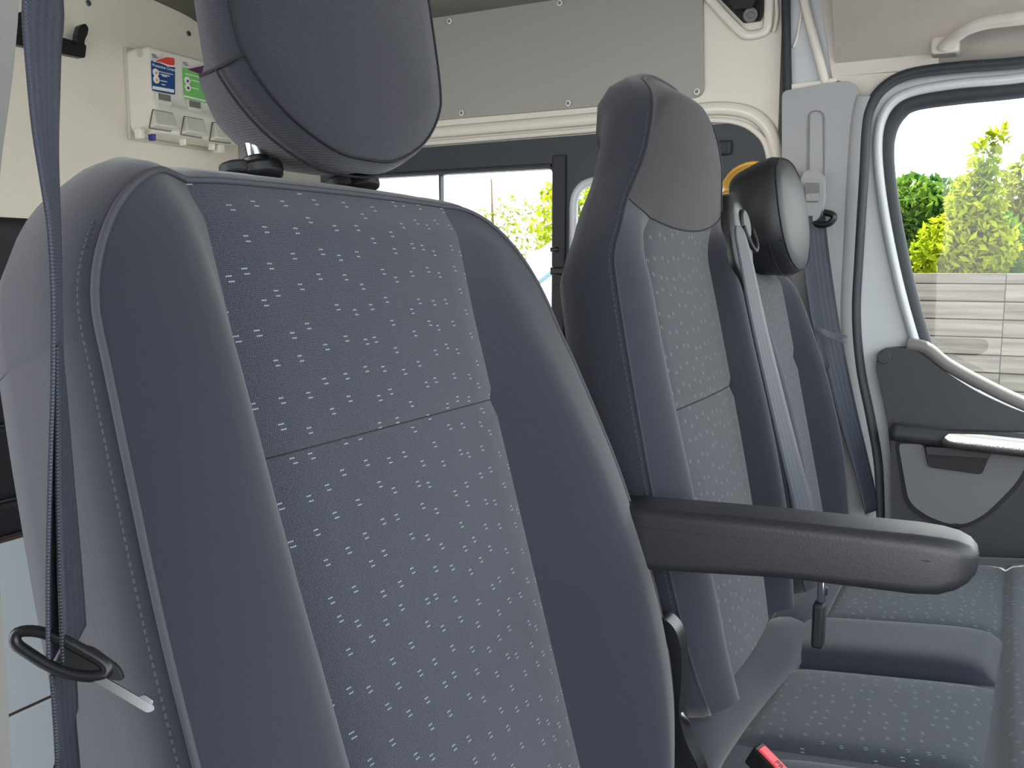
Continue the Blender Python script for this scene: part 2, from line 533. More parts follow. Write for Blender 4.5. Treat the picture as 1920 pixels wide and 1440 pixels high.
# rear bulkhead with screws
wr = box('wall_rear', V(XB - .04, -.14, ZF), V(XB, 1.86, ZC + .05), M['cream'])
tag(wr, 'cream board bulkhead across the back of the crew cab', 'wall', kind='structure')
for p in ((165, 6), (353, 63), (168, 198)):
    c = wx(p[0], p[1], XB)
    disc('screw', c, (1, 0, 0), 0.0065, 0.003, M['steel'] if p[0] != 168 else M['dispenser'], wr, n=12, bevel=0.001)

# roof lining
def sheet(name, prof, xa, xb, mat, thick=0.03, parent=None, n=6):
    prof = spline(prof, n)
    vs = [Vector((x, p.y, p.z)) for x in (xa, xb) for p in prof]
    k = len(prof)
    fs = [(i, i + 1, k + i + 1, k + i) for i in range(k - 1)]
    # thickness upwards
    up = [v + Vector((0, 0, thick)) for v in vs]
    N = len(vs)
    fs2 = [tuple(a + N for a in f) for f in fs]
    sides = [(i, i + 1, N + i + 1, N + i) for i in range(k - 1)] + [(k + i, k + i + 1, N + k + i + 1, N + k + i) for i in range(k - 1)]
    sides += [(0, k, N + k, N), (k - 1, 2 * k - 1, N + 2 * k - 1, N + k - 1)]
    return mesh(name, vs + up, fs + fs2 + sides, mat, parent, smooth=True)
ce = sheet('ceiling', [V(0, 1.86, .545), V(0, 1.80, .552), V(0, 1.75, .565), V(0, 1.69, .588), V(0, 1.60, .605), V(0, 1.3, .63), V(0, .85, .645), V(0, .3, .63), V(0, 0, .58), V(0, -.14, .45)], XB, -.28, M['ceil'])
tag(ce, 'grey roof lining above the crew seats', 'ceiling', kind='structure')
hl = sheet('ceiling', [V(0, 1.86, .348), V(0, 1.81, .352), V(0, 1.775, .385), V(0, 1.745, .435), V(0, 1.66, .51), V(0, 1.45, .575), V(0, 1.15, .615), V(0, .85, .625), V(0, .35, .60), V(0, 0, .54), V(0, -.14, .44)], -.275, .82, M['headliner'], thick=.05)
tag(hl, 'beige grey fabric headliner above the front seats', 'headliner', kind='structure')

rf = box('ceiling', V(XB - .04, -.16, .70), V(.82, 1.90, .74), M['white'])  # unseen roof skin, added to stop sun leaking between the linings
tag(rf, 'unseen white roof skin of the van, added to stop sun leaks', 'roof', kind='structure')
sk = box('wall_left', V(XB - .04, YW + .062, .34), V(.82, YW + .09, .70), M['white'])  # side fill up to the roof skin, added against the same sun leak
tag(sk, 'white metal body side above the door openings, added against sun leaks', 'body side', kind='structure')
bpk = box('wall_left', V(-.46, YW + .056, ZF), V(-.236, YW + .09, .40), M['white'])
tag(bpk, 'white metal body pillar between the two side doors', 'body pillar', kind='structure')
# driver side, unseen: wall shades the seat, added opening lets light reach the bulkhead
a = [V(XB, -.12, ZF), V(XB + .10, -.12, ZF), V(XB + .10, -.12, .40), V(-.48, -.12, .40), V(-.48, -.12, ZF), V(-.16, -.12, ZF), V(-.20, -.12, .5), V(XB, -.12, .5)]
wrt = plate('wall_right', a, (0, -.05, 0), M['white'])
tag(wrt, 'unseen white driver side body with an opening added to light the rear', 'wall', kind='structure')

# unseen front of the cab, added to cut daylight: firewall, dashboard and windscreen
wf = box('wall_front', V(.94, -.14, ZF), V(.98, 1.86, -.16), M['blackmatt'])
tag(wf, 'unseen black firewall added to block light below the windscreen', 'wall', kind='structure')
wsn = plate('window_4', [V(.98, -.10, -.16), V(.98, 1.82, -.16), V(.80, 1.80, .50), V(.80, -.08, .50)], (.006, 0, .002), M['screenglass'])
tag(wsn, 'unseen tinted windscreen of the van, added to dim front light', 'window', kind='structure')
dsh = plate('trim_7', rounded([V(.93, -.10, ZF + .2), V(.66, -.10, ZF + .25), V(.58, -.10, -.42), V(.60, -.10, -.24), V(.68, -.10, -.17), V(.93, -.10, -.15)], .04, 5), (0, 1.90, 0), M['doorcard'], bevel=.01)
tag(dsh, 'unseen charcoal dashboard added in front of the seats to block light', 'dashboard', kind='structure')
# driver B-pillar trim whose soft grey edge shows at the left border
edge = [wy(px, py, .12) for px, py in ((36, -60), (30, 0), (27, 60), (20, 140), (10, 220), (0, 290), (-14, 420), (-22, 700), (-14, 980), (0, 1130), (8, 1250), (14, 1360), (20, 1500))]
edge = [V(edge[0].x - .04, .12, .50), V(edge[0].x + .004, .12, .16)] + edge + [V(edge[-1].x + .006, .12, -.20), V(edge[-1].x + .012, .12, -.5), V(edge[-1].x + .012, .12, ZF)]
vs, fs = [], []
for e in edge:                                      # slim full-height pillar trim of rounded section
    for dx_, yy in ((.010, .108), (.007, .116), (0, .12), (-.062, .12), (-.070, .112), (-.070, .085), (.010, .085)):
        vs.append(Vector((e.x + dx_, yy, e.z)))
for i in range(len(edge) - 1):
    for k in range(7):
        fs.append((i * 7 + k, i * 7 + (k + 1) % 7, i * 7 + 7 + (k + 1) % 7, i * 7 + 7 + k))
fs += [tuple(range(7)), tuple(len(vs) - 7 + k for k in range(7))]
tp = mesh('trim_1', vs, fs, M['pillar2'], smooth=False)
tag(tp, 'soft grey pillar trim edge at the left border', 'pillar trim', kind='structure')

# passenger side wall lining behind the sliding door
wl = box('wall_left', V(XB, YW + .004, ZF), V(-1.46, YW + .05, .60), M['greypanel'])
tag(wl, 'grey lined side wall between bulkhead and sliding door', 'wall', kind='structure')

# ------------------------------------------------------------------ sliding door
def rect(x0, x1, z0, z1, y, r=0.0, n=6):
    return rounded([V(x0, y, z0), V(x1, y, z0), V(x1, y, z1), V(x0, y, z1)], r, n)
d2 = empty('door_2', V(-.95, YW + .03, ZF))
tag(d2, 'white sliding side door with dark window surround', 'sliding door', kind='structure')
big = (-1.43, -.846, -.215, .209)
small = (-.797, -.488, -.150, .180)
outer = [V(-1.46, YW + .005, ZF), V(-.376, YW + .005, ZF), V(-.376, YW + .005, .62), V(-1.46, YW + .005, .62)]
hole = rect(-1.445, -.405, -.225, .255, YW + .005, .07)
plate('door_skin', [outer, hole], (0, .05, 0), M['white'], d2)
surround = rounded([V(-1.475, YW - .004, -.240), V(-.388, YW - .004, -.240), V(-.388, YW - .004, .276), V(-1.475, YW - .004, .270)], [.02, .09, .085, .02], 8)
plate('window_surround', [surround, rect(*big, YW - .004, .012), rect(*small, YW - .004, .055)], (0, .03, 0), M['darktrim'], d2, bevel=.004)
# moulded ridges pressed into the door skin around the surround
rid = spline([V(-1.45, YW + .002, .303), V(-1.0, YW + .002, .304), V(-.60, YW + .002, .306), V(-.47, YW + .002, .304), V(-.405, YW + .002, .275), V(-.378, YW + .002, .215), V(-.372, YW + .002, .10)], 8)
tube('pressed_ridge', rid, .012, M['white'], d2, flat=(.013, .008, (0, 1, 0)))
rid2 = spline([V(-1.45, YW - .001, .280), V(-1.0, YW - .001, .281), V(-.60, YW - .001, .284), V(-.48, YW - .001, .282), V(-.418, YW - .001, .257), V(-.390, YW - .001, .205), V(-.384, YW - .001, .08)], 8)
tube('pressed_ridge', rid2, .006, M['white'], d2, flat=(.006, .006, (0, 1, 0)))
# inner frame of the small window
fr = rect(small[0] + .002, small[1] - .002, small[2] + .002, small[3] - .002, YW - .004, .055, 8)
tube('window_frame', fr, .007, M['doorwhite'], d2, closed=True, flat=(.010, .007, (0, 1, 0)))
# stepped darker panels on the surround
box('upper_step', V(-.70, YW - .016, .215), V(-.46, YW - .003, .243), M['darktrim2'], d2, bevel=.005)
box('upper_rail', V(-1.43, YW - .012, .211), V(-.846, YW - .003, .219), M['darktrim2'], d2, bevel=.003)
box('post_step', V(-.842, YW - .014, -.235), V(-.812, YW - .003, .235), M['darktrim2'], d2, bevel=.004)
for k in range(3):
    box('lower_ledge', V(-.86, YW - .022 + .004 * k, -.205 - .026 * k), V(-.55, YW - .003, -.187 - .026 * k), M['darktrim2'], d2, bevel=.004)
# sliding pane latches
for (px, py, s) in ((1041, 468, .010), (1046, 508, .016)):
    c = wy(px, py, YW - .012)
    lt = box('latch', c + Vector((-s, -.008, -s * .55)), c + Vector((s, .008, s * .55)), M['black'], d2, bevel=.004)
    if s > .012:
        box('latch_base', c + Vector((-.004, -.004, -.03)), c + Vector((.026, .010, -.004)), M['darktrim2'], lt, bevel=.003)
# grey lining board with eyelets
gp = plate('lining_board', rounded([V(-1.44, YW - .004, .330), V(-.519, YW - .004, .330), V(-.529, YW - .004, .556), V(-1.44, YW - .004, .556)], [.01, .024, .015, .01], 8), (0, .010, 0), M['greypanel'], d2, bevel=.001)
for (px, py) in ((1307, 172), (1066, 194), (866, 212), (843, 40), (1050, 6)):
    c = wy(px, py, YW - .006)
    e = disc('eyelet', c, (0, -1, 0), .0062, .0025, M['paper'], gp, n=16, bevel=.0008)
    disc('eyelet_screw', c + Vector((0, -.0022, 0)), (0, -1, 0), .0036, .0012, M['greyprint'], gp, n=12)
box('black_gap_strip', V(-1.44, YW - .006, .557), V(-.80, YW + .005, .570), M['black'], d2, bevel=.002)
box('cant_rail', V(-1.46, YW - .03, .572), V(-.40, YW + .005, .60), M['white'], d2, bevel=.008)
# lock opening in the upper corner with its black mechanism
lk = plate('lock_recess', rounded(Y([(1334, -18), (1394, 43), (1426, 39), (1432, 20), (1430, -18)], YW - .001), .004), (0, .010, 0), M['black'], d2, bevel=.002)
disc('lock_roller', wy(1408, 29, YW - .004), (0, -1, 0), .0135, .008, M['greyprint'], lk, n=20, bevel=.002)
disc('lock_pin', wy(1408, 29, YW - .012), (0, -1, 0), .006, .004, M['steel'], lk, n=16, bevel=.001)
plate('lock_plate', rounded(Y([(1360, -10), (1378, 20), (1412, 18), (1425, -12)], YW - .004), .003), (0, -.012, 0), M['blackmatt'], lk, bevel=.002)
rid3 = Y([(1322, -12), (1352, 22), (1386, 57), (1402, 66), (1428, 62), (1438, 52), (1441, 20), (1442, -20)], YW)
tube('pressed_ridge', spline(rid3, 5), .005, M['white'], d2, flat=(.009, .005, (0, 1, 0)))
tube('pressed_ridge', spline(Y([(1455, -15), (1457, 25), (1454, 48), (1450, 60)], YW), 5), .004, M['white'], d2, flat=(.004, .004, (0, 1, 0)))

# panes of the sliding door
w2 = empty('window_2', V(-1.13, YW + .012, -.2))
tag(w2, 'wide two-pane sliding window behind the driver seat', 'window', kind='structure')
box('pane', V(-1.43, YW + .010, -.215), V(-1.12, YW + .014, .209), M['glass'], w2)
box('pane', V(-1.135, YW + .016, -.215), V(-.846, YW + .020, .209), M['glass'], w2)
box('pane_edge', V(-1.139, YW + .006, -.215), V(-1.134, YW + .022, .209), M['darktrim'], w2, bevel=.001)
box('pane_frame', V(-1.44, YW + .002, -.215), V(-1.41, YW + .022, .209), M['darktrim2'], w2, bevel=.003)
w3 = box('window_3', V(small[0] - .004, YW + .014, small[2] - .004), V(small[1] + .004, YW + .018, small[3] + .004), M['glass'])
tag(w3, 'small round-cornered side window behind the middle seat', 'window', kind='structure')

# ------------------------------------------------------------------ passenger B-pillar
seal = tube('trim_2', spline(Y([(1473, -40), (1474, 40), (1475, 100), (1477, 190)], YW - .012), 4), .009, M['rubber'], flat=(.0085, .012, (0, 1, 0)))
tag(seal, 'black rubber seal strip above the grey pillar trim', 'seal', kind='structure')
bp = plate('trim_3', Y([(1478, -60), (1540, -60), (1575, 200), (1478, 190)], YW - .002), (0, .05, 0), M['doorwhite'])
tag(bp, 'white painted metal pillar top beside the headliner', 'pillar', kind='structure')
tube('strut', spline(Y([(1500, -40), (1512, 20), (1528, 80), (1541, 130), (1548, 158)], YW - .010), 5), .010, M['white'], bp, flat=(.0085, .008, (0, 1, 0)))
plate('bracket', rounded(Y([(1484, 158), (1540, 151), (1568, 145), (1570, 152), (1545, 160), (1484, 168)], YW - .014), .002), (0, .012, 0), M['white'], bp, bevel=.002)
tube('pressed_ridge', spline(Y([(1487, 90), (1494, 72), (1500, 40), (1504, 20)], YW - .003), 5), .003, M['white'], bp)

pt = empty('trim_4', V(-.30, YW, ZF))
tag(pt, 'grey plastic pillar trim carrying the passenger belt guide', 'pillar trim', kind='structure')
po = rounded(Y([(1466, 1100), (1466, 171), (1552, 155), (1606, 150), (1616, 200), (1608, 330), (1600, 520), (1612, 700), (1640, 880), (1646, 1100)], YW - .030), [0, .012, .01, .03, .02, .05, .05, .05, .03, 0], 6)
plate('pillar_cover', po, (0, .035, 0), M['pillar'], pt, bevel=.010, segs=4)
slot = rounded(Y([(1514, 420), (1516, 208), (1545, 208), (1546, 420)], YW - .032), .014, 8)
tube('adjuster_slot', slot, .0009, M['greyprint'], pt, closed=True)
plate('adjuster_rail', rounded(Y([(1517, 420), (1519, 212), (1542, 212), (1543, 420)], YW - .032), .012, 8), (0, .006, 0), M['pillar'], pt)

# curved light return of the pillar along the door seal
ret = spline(Y([(1622, 180), (1612, 225), (1604, 330), (1597, 470), (1592, 590), (1600, 690), (1618, 790), (1634, 890), (1640, 1020)], YW - .028), 6)
tube('pillar_return', ret, .012, M['pillar'], pt, flat=(.016, .006, (0, 1, 0)), segs=12)

# door seal running round the passenger door opening
sealp = [(2150, 88), (1920, 117), (1800, 126), (1705, 139), (1655, 166), (1630, 205), (1622, 250), (1618, 330), (1609, 480), (1604, 590), (1612, 690), (1630, 780), (1645, 870), (1650, 990), (1655, 1100)]
ds = tube('trim_5', spline(Y(sealp, YW - .020), 6), .01, M['rubber'], segs=10, flat=(.0095, .016, (0, 1, 0)))
tag(ds, 'dark rubber seal curving around the passenger door opening', 'door seal', kind='structure')

# ------------------------------------------------------------------ passenger door
d1 = empty('door_1', V(.25, YW + .03, ZF))
tag(d1, 'white passenger door with charcoal lining and large window', 'door', kind='structure')
YD = YW + .012
dout = Y([(2700, -30), (1705, 128), (1640, 170), (1620, 250), (1600, 590), (1625, 780), (1640, 990)], YD) + [V(-.17, YD, ZF), V(1.0, YD, ZF), V(1.0, YD, .40)]
win = rounded(Y([(1672, 192), (1662, 290), (1690, 470), (1740, 665), (1920, 790)], YD) + [V(.75, YD, -.33), V(.55, YD, .335)], [.055, .03, .03, .03, .02, .03, .05], 7)
plate('door_frame', [dout, win], (0, .06, 0), M['doorwhite'], d1)
# bright window channel and dark gasket
gl = Y([(2150, 108), (1920, 146), (1800, 157), (1712, 172), (1672, 194), (1651, 232), (1646, 285), (1654, 370), (1672, 470), (1693, 560), (1716, 640), (1726, 670)], YD - .006)
tube('window_channel', spline(gl, 6), .009, M['doorwhite'], d1, flat=(.009, .010, (0, 1, 0)), segs=10)
gk = Y([(2150, 130), (1920, 165), (1800, 178), (1715, 191), (1683, 212), (1664, 247), (1659, 295), (1667, 375), (1685, 475), (1706, 565), (1728, 640), (1745, 672)], YD + .004)
tube('window_gasket', spline(gk, 6), .012, M['rubber'], d1, flat=(.017, .014, (0, 1, 0)), segs=10)
w1 = plate('window_1', [V(-.20, YD + .03, -.45), V(.80, YD + .03, -.45), V(.80, YD + .03, .36), V(-.20, YD + .03, .36)], (0, .004, 0), M['glass'])
tag(w1, 'clear passenger door window looking onto a timber fence', 'window', kind='structure')
for r in range(3):                              # maker's stamp etched into the lower corner of the glass
    for k in range(4 + r % 2):
        c = wy(1752 + k * 7, 648 + r * 5, YD + .029)
        box('etched_mark', c + Vector((-.0022, -.0006, -.0009)), c + Vector((.0022, 0, .0009)), M['greyprint'], w1)

# door lining
YL = YW - .022
card = rounded(Y([(1676, 1160), (1670, 850), (1664, 790), (1642, 690), (1646, 655), (1712, 650), (1760, 690), (1830, 735), (1920, 776)], YL) + [V(.9, YL, -.40), V(.9, YL, ZF), V(-.14, YL, ZF)], [.01, .01, .01, .02, .02, .03, .03, .03, .03, .02, .02, .02], 6)
lc = plate('door_card', card, (0, .045, 0), M['doorcard'], d1, bevel=.010, segs=4)
sill = Y([(1700, 646), (1735, 652), (1775, 683), (1840, 719), (1920, 757), (2080, 820)], YL + .008)
tube('window_sill', spline(sill, 6), .01, M['greyprint'], d1, flat=(.012, .010, (0, 1, 0)), segs=10)
disc('screw_cap', wy(1657, 670, YL - .001), (0, -1, 0), .0115, .003, M['doorcard'], lc, n=24, bevel=.001)
# lower lining projects a little and carries the armrest
low = rounded(Y([(1672, 1160), (1670, 806), (1920, 812)], YL - .022) + [V(.5, YL - .022, -.31), V(.9, YL - .022, -.36), V(.9, YL - .022, ZF), V(-.14, YL - .022, ZF)], [.01, .012, .01, .01, .01, .01, .01], 5)
lp = plate('lower_card', low, (0, .03, 0), M['doorcard'], d1, bevel=.008, segs=4)
arm_top = [V(-.142, YL - .022, -.297), V(-.02, YL - .030, -.303), V(.10, YL - .038, -.306), V(.5, YL - .04, -.318)]
tube('armrest_ledge', spline(arm_top, 8), .014, M['doorcard'], lp, flat=(.020, .016, (0, 0, 1)), segs=12)
pad = [V(-.045, YL - .035, -.301), V(-.02, YL - .043, -.302), V(.06, YL - .050, -.304), V(.30, YL - .055, -.312), V(.5, YL - .055, -.318)]
tube('armrest_pad', spline(pad, 8), .014, M['doorarm'], lp, flat=(.036, .013, (0, 0, 1)), segs=16)
pocket = rounded(Y([(1686, 838), (1688, 830), (1732, 832), (1741, 874), (1841, 888), (1858, 846), (1935, 850), (1905, 905), (1850, 960), (1815, 980), (1782, 982), (1738, 966), (1704, 940)], YL - .024), [.004, .008, .008, .008, .006, .008, .02, .02, .02, .02, .02, .02, .02], 5)
plate('pocket_panel', pocket, (0, -.008, 0), M['doorcard2'], lp, bevel=.003)
pin = rounded(Y([(1680, 832), (1684, 822), (1950, 842), (1912, 912), (1855, 968), (1817, 988), (1780, 990), (1732, 973), (1697, 945)], YL - .0225), .02, 5)
plate('pocket_surround', pin, (0, -.004, 0), M['blackmatt'], lp, bevel=.002)
pull = rounded(Y([(1734, 836), (1742, 873), (1841, 887), (1860, 842)], YL - .027), .006, 5)
plate('door_pull', pull, (0, -.012, 0), M['blackmatt'], lp, bevel=.004)
plate('pull_lip', rounded(Y([(1736, 836), (1739, 850), (1856, 858), (1860, 842)], YL - .036), .003, 4), (0, -.01, 0), M['doorcard'], lp, bevel=.003)

hlc = plate('trim_6', rounded(Y([(1530, -60), (1548, 60), (1560, 150), (1606, 158), (1622, 230), (1660, 165), (1720, 132), (1760, 122), (1760, -60)], YW - .010), [0, .01, .01, .02, .01, .03, .02, 0, 0], 4), (0, .04, 0), M['headliner'], bevel=.006)
tag(hlc, 'headliner corner folding down onto the grey pillar trim', 'headliner corner', kind='structure')

# ================================================================== grab handle on the headliner
gh = empty('grab_handle', V(.0, 1.74, .40))
tag(gh, 'beige moulded grab handle on the headliner above passenger window', 'grab handle')
hp = [wy(px, py, y) for px, py, y in ((1772, 86, 1.755), (1790, 70, 1.735), (1812, 55, 1.71), (1850, 42, 1.70), (1920, 33, 1.69), (2010, 22, 1.69), (2120, 14, 1.70), (2160, 22, 1.73), (2180, 36, 1.76))]
tube('grip', spline(hp, 6), .013, M['headliner'], gh, flat=(.016, .010, (0, -.5, .8)), segs=12)
for k in (0, -1):
    e = hp[k]
    box('mount', e + Vector((-.022, -.006, -.012)), e + Vector((.022, .04, .016)), M['headliner'], gh, bevel=.006)
#OBJECTS

# ================================================================== seats
def lerp_table(tab):
    """smooth monotone curve through (h, value) pairs"""
    tab = sorted(tab)
    xs = [t[0] for t in tab]; ys = [t[1] for t in tab]
    n = len(xs)
    dl = [(ys[i + 1] - ys[i]) / (xs[i + 1] - xs[i]) for i in range(n - 1)]
    m_ = [dl[0]] + [0 if dl[i - 1] * dl[i] <= 0 else 2 * dl[i - 1] * dl[i] / (dl[i - 1] + dl[i]) for i in range(1, n - 1)] + [dl[-1]]
    def f(h):
        if h <= xs[0]: return ys[0]
        if h >= xs[-1]: return ys[-1]
        i = 0
        while h > xs[i + 1]: i += 1
        w = xs[i + 1] - xs[i]; t = (h - xs[i]) / w
        return (2*t**3 - 3*t*t + 1) * ys[i] + (t**3 - 2*t*t + t) * w * m_[i] + (-2*t**3 + 3*t*t) * ys[i + 1] + (t**3 - t*t) * w * m_[i + 1]
    return f

def smooth(a, b, x):
    t = max(0.0, min(1.0, (x - a) / (b - a)))
    return t * t * (3 - 2 * t)

class SeatBack:
    """backrest surface: lateral t, height h along the reclined axis, depth d in front of the insert plane"""
    def __init__(s, yc, x0, rec, hb, H, r, wtab, wi, Dtab, Ftab=None, seam=None, hood=None, toproll=.012, crest=.35, hump=0.0, dome=.004, edge=.45, K=1.0, thick=None, far=None):
        s.yc, s.x0, s.hb, s.H, s.r, s.wi = yc, x0, hb, H, r, wi
        rr = radians(rec)
        s.ax = Vector((-sin(rr), 0, cos(rr))); s.n = Vector((cos(rr), 0, sin(rr)))
        s.O = V(x0 * K, yc * K, 0)
        s.w = lerp_table(wtab); s.D = lerp_table(Dtab)
        s.F = lerp_table(Ftab) if Ftab else (lambda h: 0.0)
        s.far = lerp_table(far) if far else (lambda h: 1.0)
        s.thick = lerp_table(thick) if thick else (lambda h: 1.0)
        s.K = K; s.seam, s.hood, s.toproll, s.crest, s.hump, s.dome, s.edge = seam, hood, toproll, crest, hump, dome, edge
    def P(s, t, h, d): return s.O + (Vector((0, 1, 0)) * t + s.ax * h + s.n * d) * s.K
    def htop(s, u):
        w = s.w(s.H); a = abs(u) * w - (w - s.r)
        if a <= 0: return s.H
        return s.H - s.r * (1 - sqrt(max(0.0, 1 - (a / s.r) ** 2))) * 0.96 - .0
    def depth(s, t, h, u):
        w = s.w(h); a = abs(t); wi = min(s.wi, w * .62)
        D = s.D(h) * (s.far(h) if t > 0 else 1.0)
        if a <= wi:
            d = s.dome * (1 - (a / wi) ** 2)
            d -= .004 * smooth(.90, 1.0, a / wi) * smooth(0.0, .018, D)
            if s.seam is not None: d -= .0035 * exp(-((h - s.seam) / .004) ** 2)
        else:
            q = (a - wi) / max(1e-4, w - wi)
            c = s.crest; flat_ = 1 - smooth(0.0, .018, D)
            if q < c: d = -.004 + (D + .004) * smooth(-.15, 1.0, q / c)
            else: d = D * (1 - s.edge * ((q - c) / (1 - c)) ** 1.8)
            d = d * (1 - flat_)
        if s.hood is not None:
            fl = 1 - smooth(0.0, .012, s.D(h))
            d = d * (1 - fl) + fl * (.004 - .010 * (a / w) ** 2)
        ht = s.htop(u)
        d -= s.toproll * smooth(.030, 0.0, ht - h) * (1 - smooth(.55, 1.0, abs(u)))
        return d + s.F(h)
    def grid(s, nu_in=14, nu_out=12, rows=None):
        us = []
        w = s.w(0)
        ui = None
        # columns: outer, insert, outer
        k_out = [1 - sin((1 - i / nu_out) * pi / 2) for i in range(nu_out)]
        cols = [('o', -1 + q) for q in k_out]            # q 0..1 from outer edge to insert edge
        cols = [(-1, 1 - q) for q in k_out] + [(0, -1 + 2 * i / nu_in) for i in range(nu_in + 1)] + [(1, sin((i + 1) / nu_out * pi / 2)) for i in range(nu_out)]
        s.cols = cols; s.nu_in, s.nu_out = nu_in, nu_out
        brk = [lambda u, s=s: s.hb]
        if s.seam is not None: brk.append(lambda u, s=s: s.seam)
        if s.hood is not None: brk.append(lambda u, s=s: s.hood(u))
        brk.append(lambda u, s=s: s.htop(u))
        rows = rows or [22] * (len(brk) - 1)
        s.rows = rows
        V_, U_ = [], []
        s.rowbreak = [0]
        tot = 0
        for r_ in rows: tot += r_; s.rowbreak.append(tot)
        nc = len(cols)
        for ri in range(tot + 1):
            seg = 0
            while seg < len(rows) - 1 and ri > s.rowbreak[seg + 1]: seg += 1
            f = (ri - s.rowbreak[seg]) / rows[seg]
            if seg == len(rows) - 1: f = 1 - (1 - f) ** 1.5
            for side, q in cols:
                # u for outline lookup (uses a nominal width)
                wn_ = s.w(s.H); wi = min(s.wi, wn_ * .62)
                if side == 0: u = q * wi / wn_
                else: u = side * (wi + (wn_ - wi) * q) / wn_
                h0, h1 = brk[seg](u), brk[seg + 1](u)
                h = h0 + (h1 - h0) * f
                wh = s.w(h); wih = min(s.wi, wh * .62)
                t = q * wih if side == 0 else side * (wih + (wh - wih) * q)
                V_.append((t, h, s.depth(t, h, u)))
        s.G = V_; s.nc = nc; s.nr = tot + 1
        return s
    def vert(s, i): return s.P(*s.G[i])
    def patch(s, name, rsel, csel, mat, parent, smooth_=True):
        r0, r1 = rsel; c0, c1 = csel
        idx, vs, uv, fs = {}, [], [], []
        for r in range(r0, r1 + 1):
            for c in range(c0, c1 + 1):
                i = r * s.nc + c
                idx[i] = len(vs); vs.append(s.vert(i)); uv.append((s.G[i][0] * s.K, s.G[i][1] * s.K))
        for r in range(r0, r1):
            for c in range(c0, c1):
                a = r * s.nc + c
                fs.append((idx[a], idx[a + 1], idx[a + s.nc + 1], idx[a + s.nc]))
        return mesh(name, vs, fs, mat, parent, smooth=smooth_, uvs=uv)
    def rim(s):
        """indices of the outline: up the near side, over the top, down the far side"""
        L = [r * s.nc for r in range(s.nr)]
        T = [(s.nr - 1) * s.nc + c for c in range(1, s.nc)]
        R = [r * s.nc + s.nc - 1 for r in range(s.nr - 2, -1, -1)]
        return L + T + R
    def shell(s, name, mat, parent, profile):
        """sides and back: the outline swept backwards through (outset, depth, raise at the top)"""
        rim = s.rim()
        base = [Vector(s.G[i]) for i in rim]
        n = len(base)
        vs, fs = [], []
        nor = []
        for i in range(n):
            a, b = base[max(i - 1, 0)], base[min(i + 1, n - 1)]
            tg = Vector((b.x - a.x, b.y - a.y, 0)); tg.normalize()
            nor.append(Vector((-tg.y, tg.x, 0)))
        # smooth the normals
        for _ in range(4):
            nor = [(nor[max(i - 1, 0)] + nor[i] * 2 + nor[min(i + 1, n - 1)]).normalized() for i in range(n)]
        for (o, dd, up, ab) in profile:
            for i in range(n):
                b = base[i]; topness = max(0.0, nor[i].y) ** 1.5
                dd_ = dd * s.thick(b.y)
                d = b.z + dd_ if ab is None else b.z * (1 - ab[0]) + ab[1] * ab[0]
                q = Vector((b.x, b.y, 0)) + nor[i] * (o + up * topness)
                vs.append(s.P(q.x, q.y, d))
        m_ = len(profile)
        for k in range(m_ - 1):
            for i in range(n - 1):
                fs.append((k * n + i, k * n + i + 1, (k + 1) * n + i + 1, (k + 1) * n + i))
        last = (m_ - 1) * n
        half = n // 2
        for i in range(half - 1):
            a, b = last + i, last + i + 1
            c, d = last + n - 2 - i, last + n - 1 - i
            if b == c: fs.append((a, b, d)); break
            fs.append((a, b, c, d))
        fs.append(tuple(k * n for k in range(m_)) + tuple(k * n + n - 1 for k in reversed(range(m_))))
        return mesh(name, vs, fs, mat, parent, smooth=True)
    def rim_path(s, off=.0, fwd=0.0, i0=0, i1=None):
        return [s.P(g[0], g[1], g[2] + fwd) for g in (s.G[i] for i in s.rim())][i0:i1]
    def col_path(s, c, r0, r1, fwd=0.0):
        return [s.P(g[0], g[1], g[2] + fwd) for g in (s.G[r * s.nc + c] for r in range(r0, r1 + 1))]
    def row_path(s, r, c0, c1, fwd=0.0):
        return [s.P(g[0], g[1], g[2] + fwd) for g in (s.G[r * s.nc + c] for c in range(c0, c1 + 1))]

def stitches(name, path, mat, parent, pitch=.0075, ln=.0042, w=.0006, off=Vector((0, 0, 0))):
    """a row of thread stitches lying along a seam: one joined part"""
    path = [Vector(p) + off for p in path]
    vs, fs = [], []
    acc = 0; nxt = 0
    for a, b in zip(path, path[1:]):
        L = (b - a).length
        if L < 1e-6: continue
        t = (b - a) / L
        s1 = t.orthogonal().normalized() * w; s2 = t.cross(s1).normalized() * w
        while nxt < acc + L:
            p = a + t * (nxt - acc); e = p + t * ln
            k = len(vs)
            vs += [p + s1, p + s2, p - s1, p - s2, e + s1, e + s2, e - s1, e - s2]
            fs += [(k, k + 1, k + 2, k + 3), (k + 4, k + 5, k + 6, k + 7)] + [(k + i, k + (i + 1) % 4, k + 4 + (i + 1) % 4, k + 4 + i) for i in range(4)]
            nxt += pitch
        acc += L
    o = mesh(name, vs, fs, mat, parent)
    o['kind'] = 'stuff'
    return o

